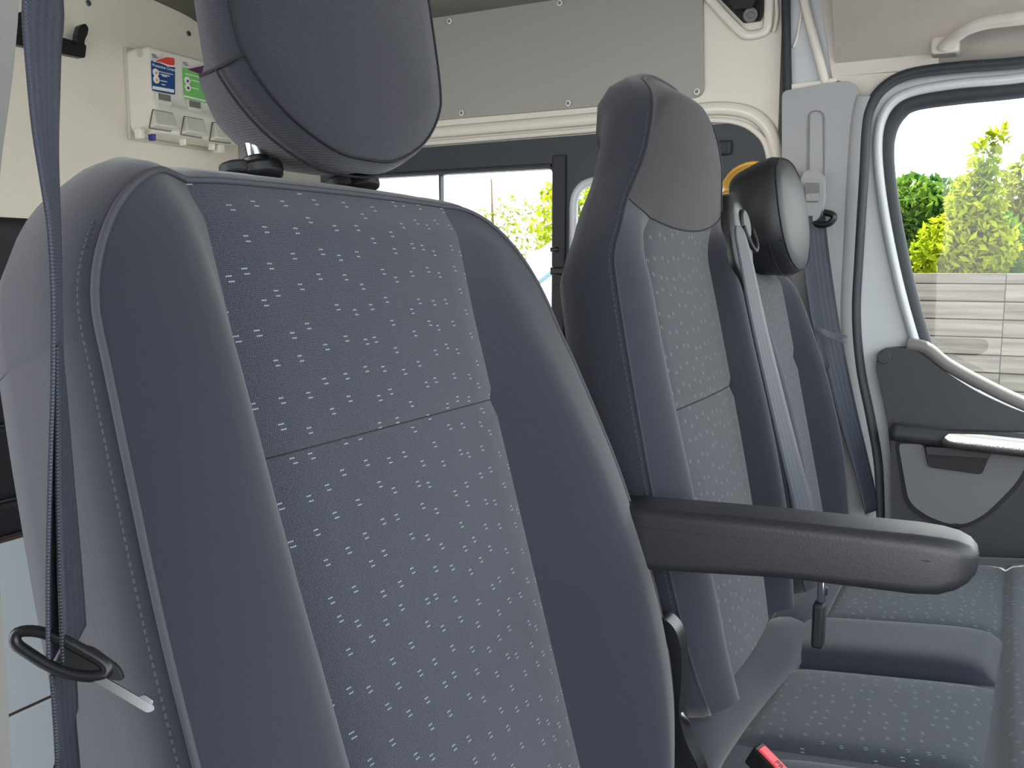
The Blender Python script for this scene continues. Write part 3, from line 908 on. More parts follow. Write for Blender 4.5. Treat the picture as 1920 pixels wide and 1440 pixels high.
def pillow(name, P, outline, d0, prof, mat, parent, nrings=5, dome=.02, uv=False):
    """closed cushion: front face domed over an outline in (t,h), sides through prof [(inset, d)], flat back"""
    pts = [Vector((a, b, 0)) for a, b in outline]
    n = len(pts)
    c = sum(pts, Vector()) / n
    vs, fs = [], []
    def normal(i):
        tg = pts[(i + 1) % n] - pts[i - 1]; tg.normalize()
        return Vector((tg.y, -tg.x, 0))
    area = sum(pts[i].x * pts[(i + 1) % n].y - pts[(i + 1) % n].x * pts[i].y for i in range(n))
    sg = 1 if area > 0 else -1
    nr = [normal(i) * sg for i in range(n)]
    vs.append(P(c.x, c.y, d0 + dome))
    for k in range(1, nrings + 1):
        f = k / nrings
        for p in pts:
            q = c + (p - c) * f
            vs.append(P(q.x, q.y, d0 + dome * (1 - f ** 2.2)))
    for i in range(n): fs.append((0, 1 + i, 1 + (i + 1) % n))
    for k in range(nrings - 1):
        for i in range(n):
            a = 1 + k * n
            fs.append((a + i, a + (i + 1) % n, a + n + (i + 1) % n, a + n + i))
    base = 1 + (nrings - 1) * n
    for (o, d) in prof:
        st = len(vs)
        for i, p in enumerate(pts):
            oe = o if o > 0 else o * (1 - .75 * abs(nr[i].y) ** 1.5)
            q = p + nr[i] * oe
            vs.append(P(q.x, q.y, d))
        for i in range(n): fs.append((base + i, base + (i + 1) % n, st + (i + 1) % n, st + i))
        base = st
    for f in (.6, .25):
        st = len(vs)
        o, d = prof[-1]
        for i, p in enumerate(pts):
            oe = o if o > 0 else o * (1 - .75 * abs(nr[i].y) ** 1.5)
            q = p + nr[i] * oe; q = c + (q - c) * f
            vs.append(P(q.x, q.y, d - .006 * (1 - f)))
        for i in range(n): fs.append((base + i, base + (i + 1) % n, st + (i + 1) % n, st + i))
        base = st
    fs.append(tuple(base + i for i in range(n)))
    return mesh(name, vs, fs, mat, parent, smooth=True)

# ------------------------------------------------------------------ driver seat
ds_ = empty('bucket_seat', V(-.15, .51, ZF))
tag(ds_, 'large dark grey driver seat in the foreground with dashed centre panel', 'seat')
DB = SeatBack(.51, -.38, 15, -.50, .053, .094,
    [(-.50, .19), (-.46, .225), (-.40, .248), (-.30, .258), (-.20, .256), (-.10, .250), (-.03, .244), (.06, .236)], .134,
    [(-.5, .045), (-.35, .062), (-.25, .058), (-.15, .050), (-.05, .042), (.0, .033), (.03, .024), (.06, .014)], seam=-.110, toproll=.008, crest=.50, edge=.28, far=[(-.27, 1.0), (-.21, .95), (-.16, .85), (-.10, .65), (-.05, .42), (0, .32), (.05, .25)]).grid(14, 16, [26, 26])
nc, nr = DB.nc, DB.nr
bd = DB.shell('backrest', M['cloth'], ds_, [(0, 0, 0, None), (.004, -.006, .003, None), (.005, -.022, .010, None), (.000, -.040, .017, None), (-.006, 0, .021, (1.0, -.045)), (-.018, 0, .019, (1.0, -.075)), (-.042, 0, .002, (1.0, -.095)), (-.085, 0, -.045, (1.0, -.105))])
i0, i1 = DB.nu_out, DB.nu_out + DB.nu_in
DB.patch('side_bolster', (0, nr - 1), (0, i0), M['cloth'], ds_)
DB.patch('side_bolster', (0, nr - 1), (i1, nc - 1), M['cloth'], ds_)
tag(DB.patch('upper_insert', (DB.rowbreak[1], nr - 1), (i0, i1), M['insert'], ds_), 'dark grey cloth panel woven with pairs of pale dashes')
tag(DB.patch('lower_insert', (0, DB.rowbreak[1]), (i0, i1), M['insert'], ds_), 'dark grey cloth panel woven with pairs of pale dashes')
tube('piping', DB.rim_path(fwd=.0005), .0020, M['piping'], ds_, segs=6)
nearp = DB.rim_path()
stitches('seam_stitching', [p + Vector((-.0045, -.0048, 0)) for p in nearp[2:nr + 6]], M['thread'], ds_, pitch=.0036, ln=.0022, w=.0005)
tube('insert_seam', DB.row_path(DB.rowbreak[1], i0, i1, -.0002), .0007, M['seam'], ds_, segs=5)

# headrest posts, guides and cushion
for t in (-.052, .054):
    gd = disc('post_guide', DB.P(t, .066, -.030), DB.ax, .0165, .0105, M['black'], ds_, n=24, bevel=.003)
    disc('guide_button', DB.P(t - .016, .069, -.034), DB.ax, .010, .008, M['blackmatt'], gd, n=16, bevel=.002)
    disc('guide_collar', DB.P(t, .076, -.030), DB.ax, .009, .005, M['black'], gd, n=16, bevel=.001)
    tube('headrest_post', [DB.P(t, .05, -.030), DB.P(t, .15, -.026)], .0058, M['chrome'], ds_, segs=14)
def headrest(name, P, half, d0, prof, mat, parent, dome, seam_mat, tilt=0, band=None):
    full = half + [(-a, b) for a, b in reversed(half[1:])]
    ol = spline([Vector((a, b, 0)) for a, b in full], 4, closed=True)
    ol = [(v.x, v.y) for v in ol]
    hb = half[0][1]
    def Q(t, h, d): return P(t, h, d + tilt * (h - hb))
    hr = pillow(name, Q, ol, d0, [(o, d0 + d) for o, d in prof], mat, parent, dome=dome)
    tube('headrest_seam', [Q(a, b, d0 + .0006) for a, b in ol], .0010, seam_mat, hr, segs=6, closed=True)
    if band:
        # a corner seam runs back along each side and a second seam follows the lower band
        n = len(ol)
        o, d, hmax = band
        def nrm(i):
            tg = Vector((ol[(i + 1) % n][0] - ol[i - 1][0], ol[(i + 1) % n][1] - ol[i - 1][1], 0)).normalized()
            return Vector((tg.y, -tg.x, 0))
        def at_(i, o_, d_):
            nn = nrm(i); o_ = o_ if o_ > 0 else o_ * (1 - .75 * abs(nn.y) ** 1.5)
            q = Vector((ol[i][0], ol[i][1], 0)) + nn * o_
            return Q(q.x, q.y, d0 + d_ + .0004)
        iL = min(range(n), key=lambda i: abs(ol[i][1] - hmax) + (0 if ol[i][0] < 0 else 9))
        iR = min(range(n), key=lambda i: abs(ol[i][1] - hmax) + (0 if ol[i][0] > 0 else 9))
        for i in (iL, iR):
            tube('side_seam', [at_(i, 0, 0)] + [at_(i, o_ + .0006, d_) for o_, d_ in prof[:-1]], .0010, seam_mat, hr, segs=6)
        low_ = sorted([i for i in range(n) if ol[i][1] <= hmax + 1e-6], key=lambda i: ol[i][0])
        low_ = [iL] + [i for i in low_ if i not in (iL, iR)] + [iR]
        tube('band_seam', [at_(i, o + .0006, d) for i in low_], .0009, seam_mat, hr, segs=6)
    return hr
HR = headrest('headrest', DB.P, [(0, .069), (.035, .072), (.075, .089), (.101, .113), (.109, .135), (.110, .18), (.108, .23), (.098, .275), (.06, .297), (.02, .30)], .020,
    [(.003, -.003), (.005, -.012), (.000, -.024), (-.012, -.038), (-.028, -.054), (-.048, -.066), (-.062, -.072)], M['cloth_hr'], ds_, .014, M['seam'], tilt=.11, band=(.004, -.020, .118))

# armrest on the inboard side
def loft_bar(name, st, mat, parent, n=6):
    """bar along x with a rounded rectangular section; stations (x, ztop, zbottom, y0, y1, radius)"""
    vs, fs = [], []
    for (x, zt_, zb_, ya, yb_, r) in st:
        r = min(r * .68, (zt_ - zb_) * .49, (yb_ - ya) * .49)
        for (cy, cz, a0) in ((yb_ - r, zt_ - r, 0), (ya + r, zt_ - r, 90), (ya + r, zb_ + r, 180), (yb_ - r, zb_ + r, 270)):
            for k in range(n + 1):
                q = radians(a0 + 90 * k / n)
                vs.append(V(x, cy + r * cos(q), cz + r * sin(q)))
    m_ = 4 * (n + 1)
    for i in range(len(st) - 1):
        for k in range(m_):
            l = (k + 1) % m_
            fs.append((i * m_ + k, i * m_ + l, (i + 1) * m_ + l, (i + 1) * m_ + k))
    fs.append(tuple(range(m_))); fs.append(tuple((len(st) - 1) * m_ + k for k in range(m_)))
    return mesh(name, vs, fs, mat, parent, smooth=True)
ya_, yb_ = .738, .796
am = loft_bar('armrest', [(-.300, -.214, -.262, ya_, yb_, .012), (-.255, -.211, -.267, ya_, yb_, .013), (-.20, -.209, -.262, ya_, yb_, .014), (-.14, -.207, -.256, ya_, yb_, .014), (-.08, -.206, -.254, ya_, yb_, .015),
    (-.04, -.205, -.253, ya_, yb_, .016), (-.022, -.2055, -.251, ya_ + .001, yb_ - .001, .017), (-.010, -.207, -.246, ya_ + .003, yb_ - .004, .017), (-.002, -.210, -.240, ya_ + .007, yb_ - .009, .014), (.003, -.215, -.233, ya_ + .013, yb_ - .015, .009), (.0045, -.220, -.227, ya_ + .022, yb_ - .024, .003)], M['armrest'], ds_)
tube('armrest_seam', [V(-.28, ya_ + .0005, -.2275), V(-.14, ya_ + .0005, -.224), V(-.03, ya_ + .0008, -.2225), V(-.012, ya_ + .004, -.2225)], .0006, M['seam'], am, segs=5)

# cushion, frame and recliner side (below and behind the backrest)
box('seat_cushion', V(-.27, .27, -.66), V(.22, .755, -.50), M['cloth'], ds_, bevel=.05, segs=5)
box('seat_base', V(-.25, .30, ZF), V(.15, .73, -.64), M['blackmatt'], ds_, bevel=.02)
rc = plate('recliner_cover', rounded(Y([(1215, 1170), (1250, 1140), (1278, 1162), (1290, 1200), (1290, 1260), (1284, 1320), (1296, 1370), (1322, 1420), (1345, 1500), (1200, 1500)], .782), .01, 4), (0, -.02, 0), M['black'], ds_, bevel=.005)
lv = tube('recline_lever', spline(Y([(1226, 1318), (1248, 1316), (1266, 1326), (1274, 1345), (1270, 1372)], .775), 6), .008, M['steel'], ds_, flat=(.010, .004, (0, .3, 1)), segs=10)

# ------------------------------------------------------------------ double passenger bench
bs = empty('passenger_bench', V(-.1, 1.17, ZF))
tag(bs, 'double passenger bench seat with tall middle backrest and dashed cloth', 'bench seat')
KB = 1.08
MB = SeatBack(.965, -.30, 12, -.425, .196, .085,
    [(-.44, .165), (-.35, .200), (-.2, .216), (-.08, .212), (0, .204), (.03, .190), (.065, .162), (.10, .138), (.14, .122), (.20, .116)], .140,
    [(-.44, .022), (-.30, .028), (-.2, .026), (-.1, .022), (-.02, .020), (.03, .012), (.07, 0.0), (.236, 0.0)],
    Ftab=[(-.44, 0), (.0, 0), (.06, .018), (.12, .038), (.16, .042), (.20, .034)], seam=-.145, hood=lambda u: .036 + .026 * min(1.0, abs(u) * 1.0) ** 2, toproll=.020, crest=.45, dome=.006, edge=.85, K=KB, thick=[(-.44, 1.0), (.0, 1.0), (.06, 1.0), (.12, 1.04), (.2, 1.04)]).grid(14, 14, [20, 20, 26])
nc, nr = MB.nc, MB.nr
MB.shell('middle_backrest', M['cloth'], bs, [(0, 0, 0, None), (.003, -.004, .001, None), (.004, -.016, .002, None), (.004, -.036, -.002, None), (-.002, -.052, -.010, None), (-.016, -.064, -.028, None), (-.045, -.070, -.045, None)])
i0, i1 = MB.nu_out, MB.nu_out + MB.nu_in
rb = MB.rowbreak
MB.patch('side_bolster', (0, rb[2]), (0, i0), M['cloth'], bs)
MB.patch('side_bolster', (0, rb[2]), (i1, nc - 1), M['cloth'], bs)
tag(MB.patch('middle_upper_insert', (rb[1], rb[2]), (i0, i1), M['insert_bench'], bs), 'dashed grey cloth panel of the middle seat')
tag(MB.patch('middle_lower_insert', (0, rb[1]), (i0, i1), M['insert_bench'], bs), 'dashed grey cloth panel of the middle seat')
tag(MB.patch('headrest_hood', (rb[2], nr - 1), (0, nc - 1), M['cloth_hood'], bs), 'plain dark headrest hood of the middle seat')
tube('piping', MB.rim_path(fwd=.0002), .0016, M['cloth'], bs, segs=6)
tube('hood_seam', MB.row_path(rb[2], 0, nc - 1, 0), .0011, M['seam'], bs, segs=5)
tube('insert_seam', MB.row_path(rb[1], i0, i1, 0), .0010, M['seam'], bs, segs=5)
mp_ = MB.rim_path()
stitches('seam_stitching', [p + Vector((-.003, -.0055, 0)) for p in mp_[6:nr + 4]], M['thread'], bs, pitch=.0055, ln=.0034, w=.0005)

PB = SeatBack(1.385, -.30, 12, -.44, .000, .06,
    [(-.44, .18), (-.35, .19), (-.2, .188), (-.08, .18), (0, .165)], .12,
    [(-.44, .03), (-.30, .040), (-.2, .036), (-.1, .024), (-.02, .010), (0, 0.003)], seam=-.145, toproll=.012, crest=.45, edge=.5, K=KB).grid(12, 12, [16, 16])
nc, nr = PB.nc, PB.nr
PB.shell('passenger_backrest', M['cloth'], bs, [(0, 0, 0, None), (.004, -.006, .002, None), (.006, -.022, .006, None), (.002, -.045, .008, None), (-.012, -.08, .0, None), (-.05, -.095, -.03, None)])
i0, i1 = PB.nu_out, PB.nu_out + PB.nu_in
PB.patch('side_bolster', (0, nr - 1), (0, i0), M['cloth'], bs)
PB.patch('side_bolster', (0, nr - 1), (i1, nc - 1), M['cloth'], bs)
tag(PB.patch('passenger_upper_insert', (PB.rowbreak[1], nr - 1), (i0, i1), M['insert_bench'], bs), 'dashed grey cloth panel of the outer seat')
tag(PB.patch('passenger_lower_insert', (0, PB.rowbreak[1]), (i0, i1), M['insert_bench'], bs), 'dashed grey cloth panel of the outer seat')
tube('piping', PB.rim_path(fwd=.0004), .0018, M['piping'], bs, segs=6)
for t in (-.06, .06):
    disc('post_guide', PB.P(t, .004, -.04), PB.ax, .017, .012, M['black'], bs, n=20, bevel=.003)
    tube('headrest_post', [PB.P(t, -.01, -.04), PB.P(t, .09, -.02)], .006, M['chrome'], bs, segs=12)
headrest('passenger_headrest', PB.P, [(0, -.014), (.04, -.011), (.075, .004), (.098, .028), (.106, .06), (.103, .095), (.088, .125), (.05, .142), (.015, .146)], .050,
    [(.002, -.003), (.005, -.012), (.004, -.028), (-.004, -.048), (-.018, -.062), (-.034, -.070), (-.05, -.072)], M['leather'], bs, .014, M['seam'], tilt=.04, band=(.006, -.02, .03))

# cushions
CZ = -.475
def VB(x, y, z): return V(x * KB, y * KB, z * KB)
def VC(x, y, z): return VB(x, y, z + .11 * (x + .20))          # cushion tops rise towards the front
cu = [VC(-.27, 0, -.62), VC(.27, 0, -.66), VC(.27, 0, CZ - .006), VC(-.27, 0, CZ - .006)]
plate('bench_cushion', [Vector((p.x, .765 * KB, p.z)) for p in cu], (0, .835 * KB, 0), M['cloth'], bs, bevel=.03, segs=5)
box('bench_base', VB(-.24, .80, ZF / KB), VB(.18, 1.56, -.60), M['blackmatt'], bs, bevel=.01)
def pad_(name, x0, x1, y0, y1, z, rise, mat, skew=0.0, n=16, drop=.008, pw=6):
    vs, uv, fs = [], [], []
    for i in range(n + 1):
        for j in range(n + 1):
            fx, fy = i / n, j / n
            e = (1 - abs(2 * fx - 1) ** pw) * (1 - abs(2 * fy - 1) ** pw)
            x = x0 + (x1 - x0) * fx + skew * fy; y = y0 + (y1 - y0) * fy
            vs.append(VC(x, y, z - drop + (rise + drop) * e ** .5)); uv.append((x * KB, y * KB))
    for i in range(n):
        for j in range(n):
            a = i * (n + 1) + j
            fs.append((a, a + 1, a + n + 2, a + n + 1))
    return mesh(name, vs, fs, mat, bs, smooth=True, uvs=uv)
tag(pad_('middle_cushion_insert', -.205, .022, .868, 1.075, CZ, .004, M['insert_cushion'], .012), 'dashed grey cloth seat pad of the middle seat')
tag(pad_('passenger_cushion_insert', -.180, .040, 1.215, 1.53, CZ, .006, M['insert_cushion'], .01), 'dashed grey cloth seat pad of the outer seat')
tag(pad_('front_cushion_strip', .030, .24, .80, 1.56, CZ, .008, M['insert_cushion'], .012), 'dashed cloth strip along the front of the bench')
# plain cloth bands round the pads
pad_('cushion_divider', -.215, .030, 1.078, 1.215, CZ, .019, M['cloth'], .010, drop=.006, pw=6, n=20)
pad_('cushion_border', -.20, .028, .775, .870, CZ, .000, M['cloth'], .006, drop=.02, pw=3)
tube('cushion_roll', spline([VB(-.232, .745, CZ - .004), VB(-.236, .80, CZ + .016), VB(-.230, .95, CZ + .012), VB(-.216, 1.06, CZ + .008), VB(-.205, 1.16, CZ - .012)], 6), .03, M['cloth'], bs, segs=16, flat=(.042, .040, (0, 0, 1)))
tube('cushion_roll', spline([VB(-.205, 1.18, CZ - .004), VB(-.202, 1.24, CZ + .006), VB(-.20, 1.45, CZ + .006), VB(-.20, 1.54, CZ)], 6), .03, M['cloth'], bs, segs=14, flat=(.034, .022, (0, 0, 1)))

# belt outlet on the shoulder of the middle seat
bo = pillow('belt_outlet', MB.P, [(v.x, v.y) for v in spline([Vector((.155, .004, 0)), Vector((.182, -.030, 0)), Vector((.218, -.022, 0)), Vector((.244, .020, 0)), Vector((.240, .062, 0)), Vector((.208, .086, 0)), Vector((.168, .074, 0))], 5, closed=True)], .024, [(.002, .021), (.004, .010), (.004, -.012), (.0, -.028), (-.012, -.036)], M['black'], bs, dome=.008)
tube('outlet_slot', spline([MB.P(.178, .044, .034), MB.P(.184, .022, .037), MB.P(.202, .012, .038), MB.P(.220, .022, .037), MB.P(.228, .042, .033)], 4), .0030, M['blackmatt'], bo, segs=8)
disc('outlet_cap', MB.P(.204, .048, .027), MB.n, .021, .007, M['leather'], bo, n=24, bevel=.003)
box('outlet_stalk', MB.P(.180, -.085, -.05), MB.P(.230, -.005, -.005), M['blackmatt'], bs, bevel=.006)

# belt buckles standing between the cushions
def buckle(px, py, z, ln, name='belt_buckle', word=False):
    a = wz(px, py, EYE + z); 
    d = Vector((.78, -.30, -.42)).normalized()
    side = Vector((.30, .95, 0)).normalized()
    up = side.cross(d).normalized()
    if up.z < 0: up = -up
    def B(nm, l0, l1, w, t0, t1, mat, par, bev):
        vs = [a + d * l + side * s * w + up * t for t in (t0, t1) for l, s in ((l0, -1), (l1, -1), (l1, 1), (l0, 1))]
        return mesh(nm, vs, [(0, 1, 2, 3), (4, 7, 6, 5), (0, 4, 5, 1), (1, 5, 6, 2), (2, 6, 7, 3), (3, 7, 4, 0)], mat, par, bevel=bev)
    b = B(name, -.003, ln, .0085, -.022, 0, M['black'], bs, .002)
    B('release_button', 0.001, ln * .92, .0062, -.003, .0018, M['redbtn'], b, .0015)
    if word:
        text_mesh('lettering', 'PRESS', .0085, a + d * (ln * .30) - side * .0032 + up * .0019, d, side, M['brown'], b)
    return b
buckle(1425, 1400, -.470, .064, word=True)
buckle(1610, 1176, -.488, .048)
#MORE

# ================================================================== seat belts
# driver belt hanging beside the seat
vdir = Vector((-.82, .57, 0)); pdir = Vector((.57, .82, 0))
YB = .205
db = empty('seat_belt', wy(130, 1250, YB))
tag(db, 'driver seat belt, bluish light in its webbing colour, hanging beside the foreground seat', 'seat belt')
def strand(name, rows, mat, parent, hw=.023, pre=(), post=()):
    st = []
    for px, py, wpx in rows:
        c = wy(px, py, YB)
        dep = (c - C_POS).dot(C_D)
        half = wpx / 2 * dep / F_PX
        s_ = min(.98, half / hw); c_ = sqrt(1 - s_ * s_)
        st.append((c, (vdir * c_ + pdir * s_) * hw))
    st = list(pre) + st + list(post)
    cs = spline([a for a, _ in st], 4); ws = spline([b for _, b in st], 4)
    return ribbon(name, list(zip(cs, ws)), mat, parent)
strand('webbing', [(78, -60, 66), (77, 60, 62), (79, 150, 54), (83, 260, 42), (92, 360, 30), (99, 440, 22), (103, 560, 18), (105, 700, 22), (106, 850, 32), (107, 1000, 40), (110, 1120, 46), (114, 1200, 50)], M['beltbluelit'], db, pre=[(V(-.228, .150, .38), Vector((-.0150, .0174, 0))), (V(-.276, .197, .25), Vector((-.0150, .0174, 0))), (V(-.283, .203, .17), Vector((-.0150, .0174, 0)))])
box('belt_anchor', V(-.262, .1205, .34), V(-.212, .158, .42), M['black'], db, bevel=.008)
strand('webbing', [(106, 640, 10), (112, 760, 20), (118, 900, 30), (126, 1040, 38), (132, 1140, 42), (136, 1210, 44)], M['beltgrey'], db, hw=.019)
strand('webbing', [(122, 1215, 44), (126, 1300, 40), (130, 1380, 40), (134, 1500, 40)], M['beltgrey'], db, post=[(V(-.262, .195, -.40), Vector((-.018, .013, 0))), (V(-.262, .19, -.80), Vector((-.018, .013, 0)))])
# tongue: black moulded loop with a bright steel blade
tn = Vector((.62, -.74, .28)).normalized()
tp0 = wy(130, 1240, YB - .012)
def T(pts): return [hit(a, b, tp0, tn) for a, b in pts]
lo = spline(T([(34, 1186), (70, 1184), (118, 1200), (160, 1222), (196, 1244), (200, 1262), (168, 1268), (128, 1262), (92, 1248), (56, 1226), (30, 1206)]), 4, closed=True)
tg = tube('tongue_loop', lo, .0016, M['black'], db, closed=True, segs=10, flat=(.0020, .0024, tn))
plate('tongue_grip', rounded(T([(118, 1206), (170, 1214), (222, 1252), (232, 1278), (176, 1270), (120, 1256)]), .002), tn * -.004, M['black'], db, bevel=.001)
bl = plate('tongue_blade', rounded(T([(176, 1261), (186, 1262), (290, 1322), (291, 1330), (278, 1336), (170, 1272)]), .0012), tn * .0014, M['steel'], db, bevel=.0003)
plate('blade_hook', rounded(T([(262, 1306), (272, 1300), (290, 1312), (288, 1320)]), .001), tn * .0022, M['chrome'], bl, bevel=.0003)

# middle belt from the shoulder outlet down to the bench
mb_ = empty('seat_belt', MB.P(.24, -.4, .06))
tag(mb_, 'dark grey seat belt running down beside the tall middle backrest', 'seat belt')
rows = [((1384, 424), .040, 10), ((1388, 444), .042, 20), ((1400, 500), .044, 24), ((1420, 600), .050, 26), ((1448, 720), .054, 28), ((1480, 850), .058, 30), ((1508, 960), .060, 34), ((1530, 1075), .062, 38)]
st = []
for (p, d, wpx) in rows:
    c = hit(p[0], p[1], MB.P(0, 0, d), MB.n)
    dep = (c - C_POS).dot(C_D)
    half = wpx / 2 * dep / F_PX
    vv = (c - C_POS); vv.z = 0; vv.normalize(); pp = Vector((vv.y, -vv.x, 0))
    s_ = min(.95, half / .023)
    st.append((c, (vv * sqrt(1 - s_ * s_) + pp * s_) * .023))
ribbon('webbing', list(zip(spline([a for a, _ in st], 4), spline([b for _, b in st], 4))), M['beltgrey'], mb_)
c = hit(1543, 1103, MB.P(0, 0, .072), MB.n)
tgm = box('tongue', c + Vector((-.006, -.008, -.018)), c + Vector((.004, .008, .014)), M['chrome'], mb_, bevel=.003)
box('tongue_slot', c + Vector((.003, -.0035, -.008)), c + Vector((.0055, .0035, .002)), M['black'], tgm, bevel=.0008)
box('tongue_grip', c + Vector((-.010, -.012, -.075)), c + Vector((.004, .012, -.018)), M['blackmatt'], mb_, bevel=.004)

# passenger belt from the pillar guide
pb_ = empty('seat_belt', wy(1600, 900, YW - .05))
tag(pb_, 'grey passenger seat belt slung from the pillar guide', 'seat belt')
YP = YW - .036
gd = plate('guide_cover', rounded(Y([(1508, 400), (1503, 345), (1512, 324), (1535, 319), (1549, 332), (1550, 372), (1543, 404), (1534, 416), (1520, 416)], YP), .006, 4), (0, -.026, 0), M['pillar'], pb_, bevel=.007, segs=4)
bt = plate('height_button', rounded(Y([(1509, 343), (1537, 343), (1536, 379), (1511, 379)], YP - .026), .004), (0, -.004, 0), M['greyprint'], gd, bevel=.002)
plate('button_grip', rounded(Y([(1511, 364), (1535, 362), (1535, 377), (1512, 377)], YP - .030), .002), (0, -.003, 0), M['pillar'], bt, bevel=.001)
tube('belt_guide_loop', spline(Y([(1512, 408), (1530, 420), (1552, 420), (1563, 410), (1560, 402), (1545, 398)], YP - .018), 5), .006, M['black'], pb_, segs=8, flat=(.006, .009, (0, 1, 0)))
def wstrip(name, rows, mat, parent, hw=.0235):
    st = []
    for px, py, y, wpx in rows:
        c = wy(px, py, y); dep = (c - C_POS).dot(C_D); half = wpx / 2 * dep / F_PX
        vv = (c - C_POS); vv.z = 0; vv.normalize(); pp = Vector((vv.y, -vv.x, 0))
        s_ = min(.98, half / hw)
        st.append((c, (pp * s_ + vv * sqrt(1 - s_ * s_)) * hw))
    return ribbon(name, list(zip(spline([a for a, _ in st], 4), spline([b for _, b in st], 4))), mat, parent)
wstrip('webbing', [(1528, 405, YP - .020, 36), (1530, 450, YP - .022, 40), (1538, 520, YP - .022, 42), (1550, 600, YP - .022, 42), (1566, 680, YP - .022, 40), (1590, 780, YP - .022, 34), (1622, 900, YP - .022, 26), (1634, 960, YP - .022, 22)], M['beltgrey'], pb_)
wstrip('webbing', [(1514, 412, YP - .036, 10), (1518, 500, YP - .040, 20), (1532, 600, YP - .042, 20), (1552, 690, YP - .042, 12)], M['beltgrey'], pb_)
tg3 = plate('tongue_blade', rounded(Y([(1522, 608), (1560, 622), (1588, 628), (1588, 634), (1570, 634), (1590, 641), (1582, 642), (1550, 630), (1522, 613)], YP - .055), .001), (0, -.004, 0), M['chrome'], pb_, bevel=.0006)

# ================================================================== triple soap dispenser on the bulkhead
sd = empty('soap_dispenser', wx(330, 250, XB))
tag(sd, 'white triple hand cream dispenser with blue and green labels on cream bulkhead', 'dispenser')
XD = XB + .085
y0 = wx(234, 160, XB).y; y1 = wx(432, 280, XD).y + .012
zt = wx(275, 81, XD).z; zb = wx(275, 246, XD).z
zm = wx(300, 190, XD).z
yb0 = wx(275, 150, XD).y
prof = [(XB, zt - .002), (XD - .010, zt), (XD - .006, zm + .006), (XD + .010, zm - .015), (XD + .012, zb), (XB + .015, zb - .004), (XB, zb + .02)]
def slab(name, prof, ya, yb_, mat, parent, bevel):
    return plate(name, [Vector((a, ya, b)) for a, b in prof], (0, yb_ - ya, 0), mat, parent, bevel=bevel)
slab('housing', prof, y0 + .004, y1, M['dispenser'], sd, .008)
slab('backplate', [(XB, zt + .004), (XB + .008, zt + .004), (XB + .008, zb - .01), (XB, zb - .01)], y0, y1 + .004, M['dispside'], sd, .002)
def fpl(name, pts, x, th, mat, parent, r=.002, bevel=.0):
    return plate(name, rounded(X(pts, x), r, 4), (th, 0, 0), mat, parent, bevel=bevel)
fx = XD - .007
lb = fpl('label_blue', [(283, 113), (327, 126), (327, 178), (285, 170)], fx, .0022, M['blue'], sd, .003)
tag(lb, 'blue printed label with a red swoosh')
fpl('swoosh', [(285, 115), (296, 111), (310, 105), (327, 107), (327, 126), (316, 125), (300, 118)], fx + .0022, .0006, M['paper'], lb, .004)
fpl('swoosh_fill', [(290, 115), (300, 111), (312, 107), (327, 109), (327, 123), (316, 122), (302, 117)], fx + .0028, .0006, M['red'], lb, .004)
for (px, py) in ((292, 136), (293, 149)):
    disc('pictogram', wx(px, py, fx + .0022), (1, 0, 0), .0085, .0006, M['paper'], lb, n=20)
    disc('pictogram_mark', wx(px + 1, py + 1, fx + .0029), (1, 0, 0), .0035, .0004, M['yellow'], lb, n=10)
fpl('white_strip', [(286, 161), (326, 168), (326, 174), (286, 167)], fx + .0022, .0006, M['paper'], lb, .001)
o_ = wx(286, 124, fx + .0032); e_ = wx(325, 134, fx + .0032)
text_mesh('lettering', 'Protective Cream', .0088, o_, (0, 1, 0), (0, 0, 1), M['paper'], lb)
for k, (a_, b_, n_) in enumerate(((301, 135, 17), (301, 139, 17), (304, 142, 9), (301, 151, 12), (286, 131, 38), (303, 158, 7))):
    p0_ = wx(a_, b_, fx + .0024); p1_ = wx(a_ + n_, b_ + n_ * .24, fx + .0024)
    box('text_line', (fx + .0022, p0_.y, p0_.z - .0009), (fx + .0028, p1_.y, p0_.z + .0009), M['paper'], lb)
lg = fpl('label_green', [(342, 126), (386, 138), (386, 194), (344, 184)], fx, .0022, M['green'], sd, .003)
tag(lg, 'green printed label with a purple wedge')
fpl('wedge', [(351, 130), (386, 122), (386, 139), (372, 138)], fx + .0022, .0008, M['purple'], lg, .001)
fpl('white_strip', [(344, 178), (385, 188), (385, 191), (344, 182)], fx + .0022, .0006, M['paper'], lg, .001)
for (px, py) in ((351, 151), (352, 164)):
    disc('pictogram', wx(px, py, fx + .0022), (1, 0, 0), .0085, .0006, M['paper'], lg, n=20)
    disc('pictogram_mark', wx(px + 1, py + 1, fx + .0029), (1, 0, 0), .0035, .0004, M['purple'], lg, n=10)
for (a_, b_, n_) in ((347, 138, 26), (358, 150, 16), (358, 164, 14)):
    p0_ = wx(a_, b_, fx + .0024); p1_ = wx(a_ + n_, b_ + n_ * .24, fx + .0024)
    box('text_line', (fx + .0022, p0_.y, p0_.z - .0009), (fx + .0028, p1_.y, p0_.z + .0009), M['paper'], lg)
for (px, py) in ((285, 102), (344, 117)):           # small grey maker's marks above the labels
    for r in range(2):
        c = wx(px + 2 * r, py + 4 * r, fx + .0004)
        box('maker_mark', c + Vector((0, -.001, -.0012)), c + Vector((.0006, .011, .0012)), M['greyprint'], sd)
for (px, py) in ((307, 190), (364, 203), (413, 215)):
    c = wx(px, py, XD + .001)
    sw = box('sight_window', c + Vector((-.006, -.020, -.017)), c + Vector((.003, .020, .017)), M['button'], sd, bevel=.002)
    box('sight_glass', c + Vector((.0, -.017, .001)), c + Vector((.0042, .017, .015)), M['smoke'], sw, bevel=.001)
